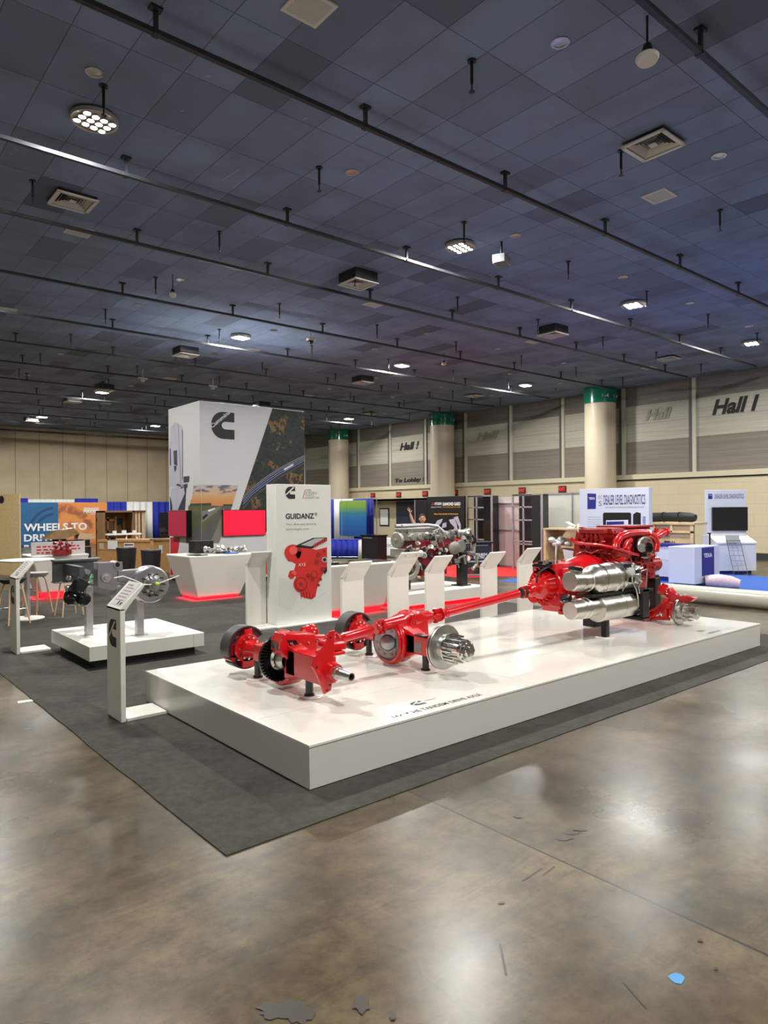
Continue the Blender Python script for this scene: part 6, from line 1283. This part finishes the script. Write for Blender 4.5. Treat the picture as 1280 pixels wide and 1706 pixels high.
b=MB()
for rr_ in (46,36): 
    for i in range(8): a0,a1=R(95+10*i),R(105+10*i); P=[(92+rr_*math.cos(a),890-rr_*math.sin(a)) for a in (a0,a1)]; P2=[(92+(rr_-4)*math.cos(a),890-(rr_-4)*math.sin(a)) for a in (a1,a0)]; bq(b,[p_ for p_ in P+P2 if True],0,1)
b.build('arc_print',mat('banner_navy',(.012,.05,.13),.6),t)
def BT(n,s,x0,y0,x1,y1,m_,bold=.03): a=ony(x0,y1,Y-.02);b_=ony(x1,y1,Y-.02);c_=ony(x0,y0,Y-.02); return text(n,s,a,FR,UP,b_.x-a.x,c_.z-a.z,m_,t,bold=bold)
BT('banner_word','WHEELS TO',40,872.5,145,885.5,WI); BT('banner_word','DRIVE',40,890.5,92,902.5,WI); BT('banner_word','BUSINESS',40,908,120,920,WI)
b=MB(); bq(b,[(139,852),(165,852),(165,845.5),(139,845.5)],0,2); b.build('logo_block',mat('pale_block',(.58,.45,.36),.6),t); BT('logo_word','MAXXIN',139.5,850,164.5,855,WI); BT('logo_caption','MARKET',150,855.8,164.5,857.5,WI,.0)
def dY(x,Y_): v=ony(x,850,Y_); return (v.x,Y_)
for x0,x1,m_,h_,l,Y_ in ((28,47,BLUEF,2.72,'navy booth drape showing over the left end of the fabric banner',43.4),(47,125,WHITEF,2.66,'white booth drape showing over the middle of the fabric banner',43.4),(125,164,BLUEF,2.72,'navy booth drape showing over the orange half of the fabric banner',43.4),(178,211,BLUEF,2.52,'blue booth drape behind the brown open crate',43.3),(211,254,WHITEF,2.52,'white booth drape behind the slatted crate',43.3),(254,300,BLUEF,2.52,'blue booth drape beside the booth tower',43.3)):
    tag(drape('booth_drape',dY(x0,Y_),dY(x1,Y_),.02,h_,m_,amp=.08,per=.42),l,'drape')
# tall crates
Y=30
t=thing('shipping_crate','tall open brown wooden crate standing behind the wide crate','crate',(10.4,Y,0)); xa,xb=dY(172,Y)[0],dY(224,Y)[0]
MB().box((xa,Y+.9,0),(xb,Y+1.0,1.95)).box((xa,Y,1.87),(xb,Y+1,1.95)).box((xb-.08,Y,0),(xb,Y+1,1.95)).box((xa,Y,0),(xa+.08,Y+1,1.95)).build('crate_shell',CRATED,t,bevel=.005); b=MB()
for x in (190,203): xx=dY(x,Y)[0]; b.box((xx-.05,Y+.8,0),(xx+.05,Y+.9,1.7))
b.box((xa,Y+.8,1.5),(dY(203,Y)[0],Y+.9,1.6)).box((xa,Y+.8,1.0),(dY(194,Y)[0],Y+.9,1.08)); b.build('inner_brace',CRATE,t); MB().prism([(dY(206,Y)[0],Y+.85,1.6),(dY(215,Y)[0],Y+.85,1.6),(dY(216,Y)[0],Y+.85,.95),(dY(213,Y)[0],Y+.85,1.35),(dY(207,Y)[0],Y+.85,1.3)],(0,.04,0)).build('black_mark',BLK,t)
t=thing('shipping_crate','tall crate side with three upright slats beside the brown crate','crate',(11.3,Y,0)); b=MB()
for x0,x1 in ((225,228),(229.5,233),(235.5,241)): b.box((dY(x0,Y)[0],Y-.05,0),(dY(x1,Y)[0],Y,1.93))
b.build('slat',PALEW,t); MB().box((dY(224,Y)[0],Y,0),(dY(242,Y)[0],Y+.08,1.95)).box((dY(224,Y)[0],Y-.06,1.87),(dY(242,Y)[0],Y,1.95)).build('crate_side',mat('crate_dark_red',(.16,.05,.03),.7),t)
# wide crate
a,b_=onz(164,951),onz(252,951); t=thing('shipping_crate','wide waist high wood crate with paper labels taped on its front','crate',(a.x,a.y,0)); u=(b_-a).normalized()
MB().prism(P4(a,b_,1.0,0),(0,0,1.0)).build('crate_body',CRATE,t,bevel=.006); n_=V((-u.y,u.x,0)); L=(b_-a).length
b=MB(); b.prism([a+V((0,0,.93))-n_*.03,b_+V((0,0,.93))-n_*.03,b_+V((0,0,1.0))-n_*.03,a+V((0,0,1.0))-n_*.03],n_*.03); b.build('batten',CRATE,t)
def lab(u0,u1,z0,z1,m_,nm='paper_label'): return MB().prism([a+u*L*u0+V((0,0,z0))-n_*.034,a+u*L*u1+V((0,0,z0))-n_*.034,a+u*L*u1+V((0,0,z1))-n_*.034,a+u*L*u0+V((0,0,z1))-n_*.034],n_*.002).build(nm,m_,t)
lab(.19,.38,.70,.97,PAPER); lab(.50,.69,.76,.90,PAPER); lab(.515,.67,.815,.86,BLK,'label_print'); lab(.03,.12,.70,.90,mat('beige_label',(.5,.42,.3),.7))
c=a+u*.55+n_*.5+V((0,0,1.0)); b=MB(); b.box(c+V((-.5,-.15,.14)),c+V((.6,.1,.19))).box(c+V((-.3,-.1,.19)),c+V((-.2,0,.28))).box(c+V((.0,-.1,.19)),c+V((.12,0,.29))).box(c+V((.35,-.1,.19)),c+V((.45,0,.28))).ring(c+V((.3,-.05,.0)),(0,-1,.3),.04,.16,.2,28); tag(b.build('machine_part',PAPER,org=tuple(c)),'white machine frame parts stacked on the wide crate','machine part')
rag('black_bundle',tuple(c+V((-.35,-.1,0))),.13,BLKG,'black bundle beside the white machine parts on the wide crate','bundle',5,8,(1.2,.6,.6))
a,b_=onz(256,953),onz(292,955); t=thing('shipping_crate','narrow wood crate beside the red edge of the booth tower','crate',(a.x,a.y,0)); MB().prism(P4(a,b_,.8,0),(0,0,.98)).build('crate_body',CRATE,t,bevel=.006); uu=(b_-a).normalized(); nn_=V((-uu.y,uu.x,0)); MB().prism(P4(a-uu*.1-nn_*.06,b_,.95,.98),(0,0,.06)).build('lid',CRATED,t); p0=a+uu*.25-nn_*.004+V((0,0,.6)); MB().poly([p0,p0+uu*.16,p0+uu*.16+V((0,0,.25)),p0+V((0,0,.25))]).build('paper_label',PAPER,t)
a,b_=gp(265,24.5),gp(286,24.5); tag(MB().prism(P4(a,b_,.06,0),(0,0,1.86)).build('framed_panel',BLKG,org=(a.x,a.y,0),bevel=.01),'black framed panel standing behind the narrow crate','panel')
for xc,dep,z1,l in ((210,20.0,.87,'black round edged bin in front of the wide crate, left of two'),(251,19.4,.83,'black round edged bin behind the silver brake drum, right of two')):
    c=gp(xc,dep); t=thing('waste_bin',l,'bin',tuple(c),'black bins by the crates'); t.location=(c.x,c.y,.007 if c.y<18.8 else 0); P=[]
    MB().lathe((c.x,c.y,.0),(0,0,1),[(0,.20),(.02,.22),(z1-.03,.275),(z1,.27)],4 if 0 else 32).build('bin_body',RUB,t); MB().ring((c.x,c.y,z1-.03),(0,0,1),.03,.25,.285,32).build('rim',SILD,t)
# pile on a table behind the bar table
c=gp(112,19.5); t=thing('equipment_case','stack of flat black equipment cases beneath the foil covered pile','case',(c.x,c.y,0)); MB().box((c.x-.75,c.y-.3,0),(c.x+.55,c.y+.5,.72)).build('lower_case',BLK,t,bevel=.01); MB().box((c.x-.2,c.y-.3,.72),(c.x+.55,c.y+.5,.92)).box((c.x-.22,c.y-.28,.94),(c.x+.53,c.y+.5,1.12)).build('upper_case',BLKG,t,bevel=.012)
rag('film_pile',(c.x-.35,c.y-.1,.75),.34,FILM,'heap of glossy black plastic film and foil on the equipment cases','plastic film',12,22,(1.2,.6,1.0))
b=MB(); c2_=c+V((-.1,-.1,1.15)); b.prism([c2_+V((-.55,0,0)),c2_+V((-.25,0,.22)),c2_+V((.25,0,.30)),c2_+V((.40,0,.14)),c2_+V((.0,0,.0))],(0,.4,0)); tag(b.build('foil_sheet',mat('gold_foil',(.50,.33,.17),.18,.8,var=.4,sc=8,bump=.7,bsc=8),org=tuple(c2_)),'crumpled golden foil sheet on top of the black plastic heap','foil')
b=MB().prism([c2_+V((.35,0,-.02)),c2_+V((.40,0,.16)),c2_+V((.75,0,.12)),c2_+V((.85,0,.02)),c2_+V((.8,0,-.03))],(0,.4,0)); tag(b.build('cardboard_box',CARD,org=tuple(c2_)),'flattened cardboard beside the golden foil','cardboard')
# model and sign cards on the left counter
cz=.972
b=MB(); b.box((3.75,16.25,cz),(4.85,16.30,cz+.28)); t=tag(b.build('sign_card',mat('card_white',(.62,.58,.58),.5),org=(3.75,16.25,cz)),'long white sign card with red print on the left glowing counter','sign card'); b=MB()
dashes(b,(3.85,16.249,cz+.03),(1,0,0),(0,0,1),.9,.2,3,9,7); b.build('red_print',INKR,t)
t=thing('model_engine','small red model engine in front of the white sign card','model',(4.35,16.1,cz)); rnd=random.Random(6); b=MB().box((4.14,16.0,cz),(4.5,16.2,cz+.12)); b.build('model_base',RED2,t,bevel=.01); b=MB()
for i in range(24): x=4.32+rnd.uniform(-.2,.2); z=cz+.10+rnd.uniform(0,.16); b.cyl((x,16.0,z),(x+rnd.uniform(-.05,.05),15.96,z+rnd.uniform(-.02,.03)),rnd.uniform(.015,.04),n=8)
b.build('model_detail',mat('model_grey_red',(.35,.06,.06),.3,.4),t)
for o in bpy.data.objects:
    if o.type=='EMPTY' and not o.children: bpy.data.objects.remove(o)
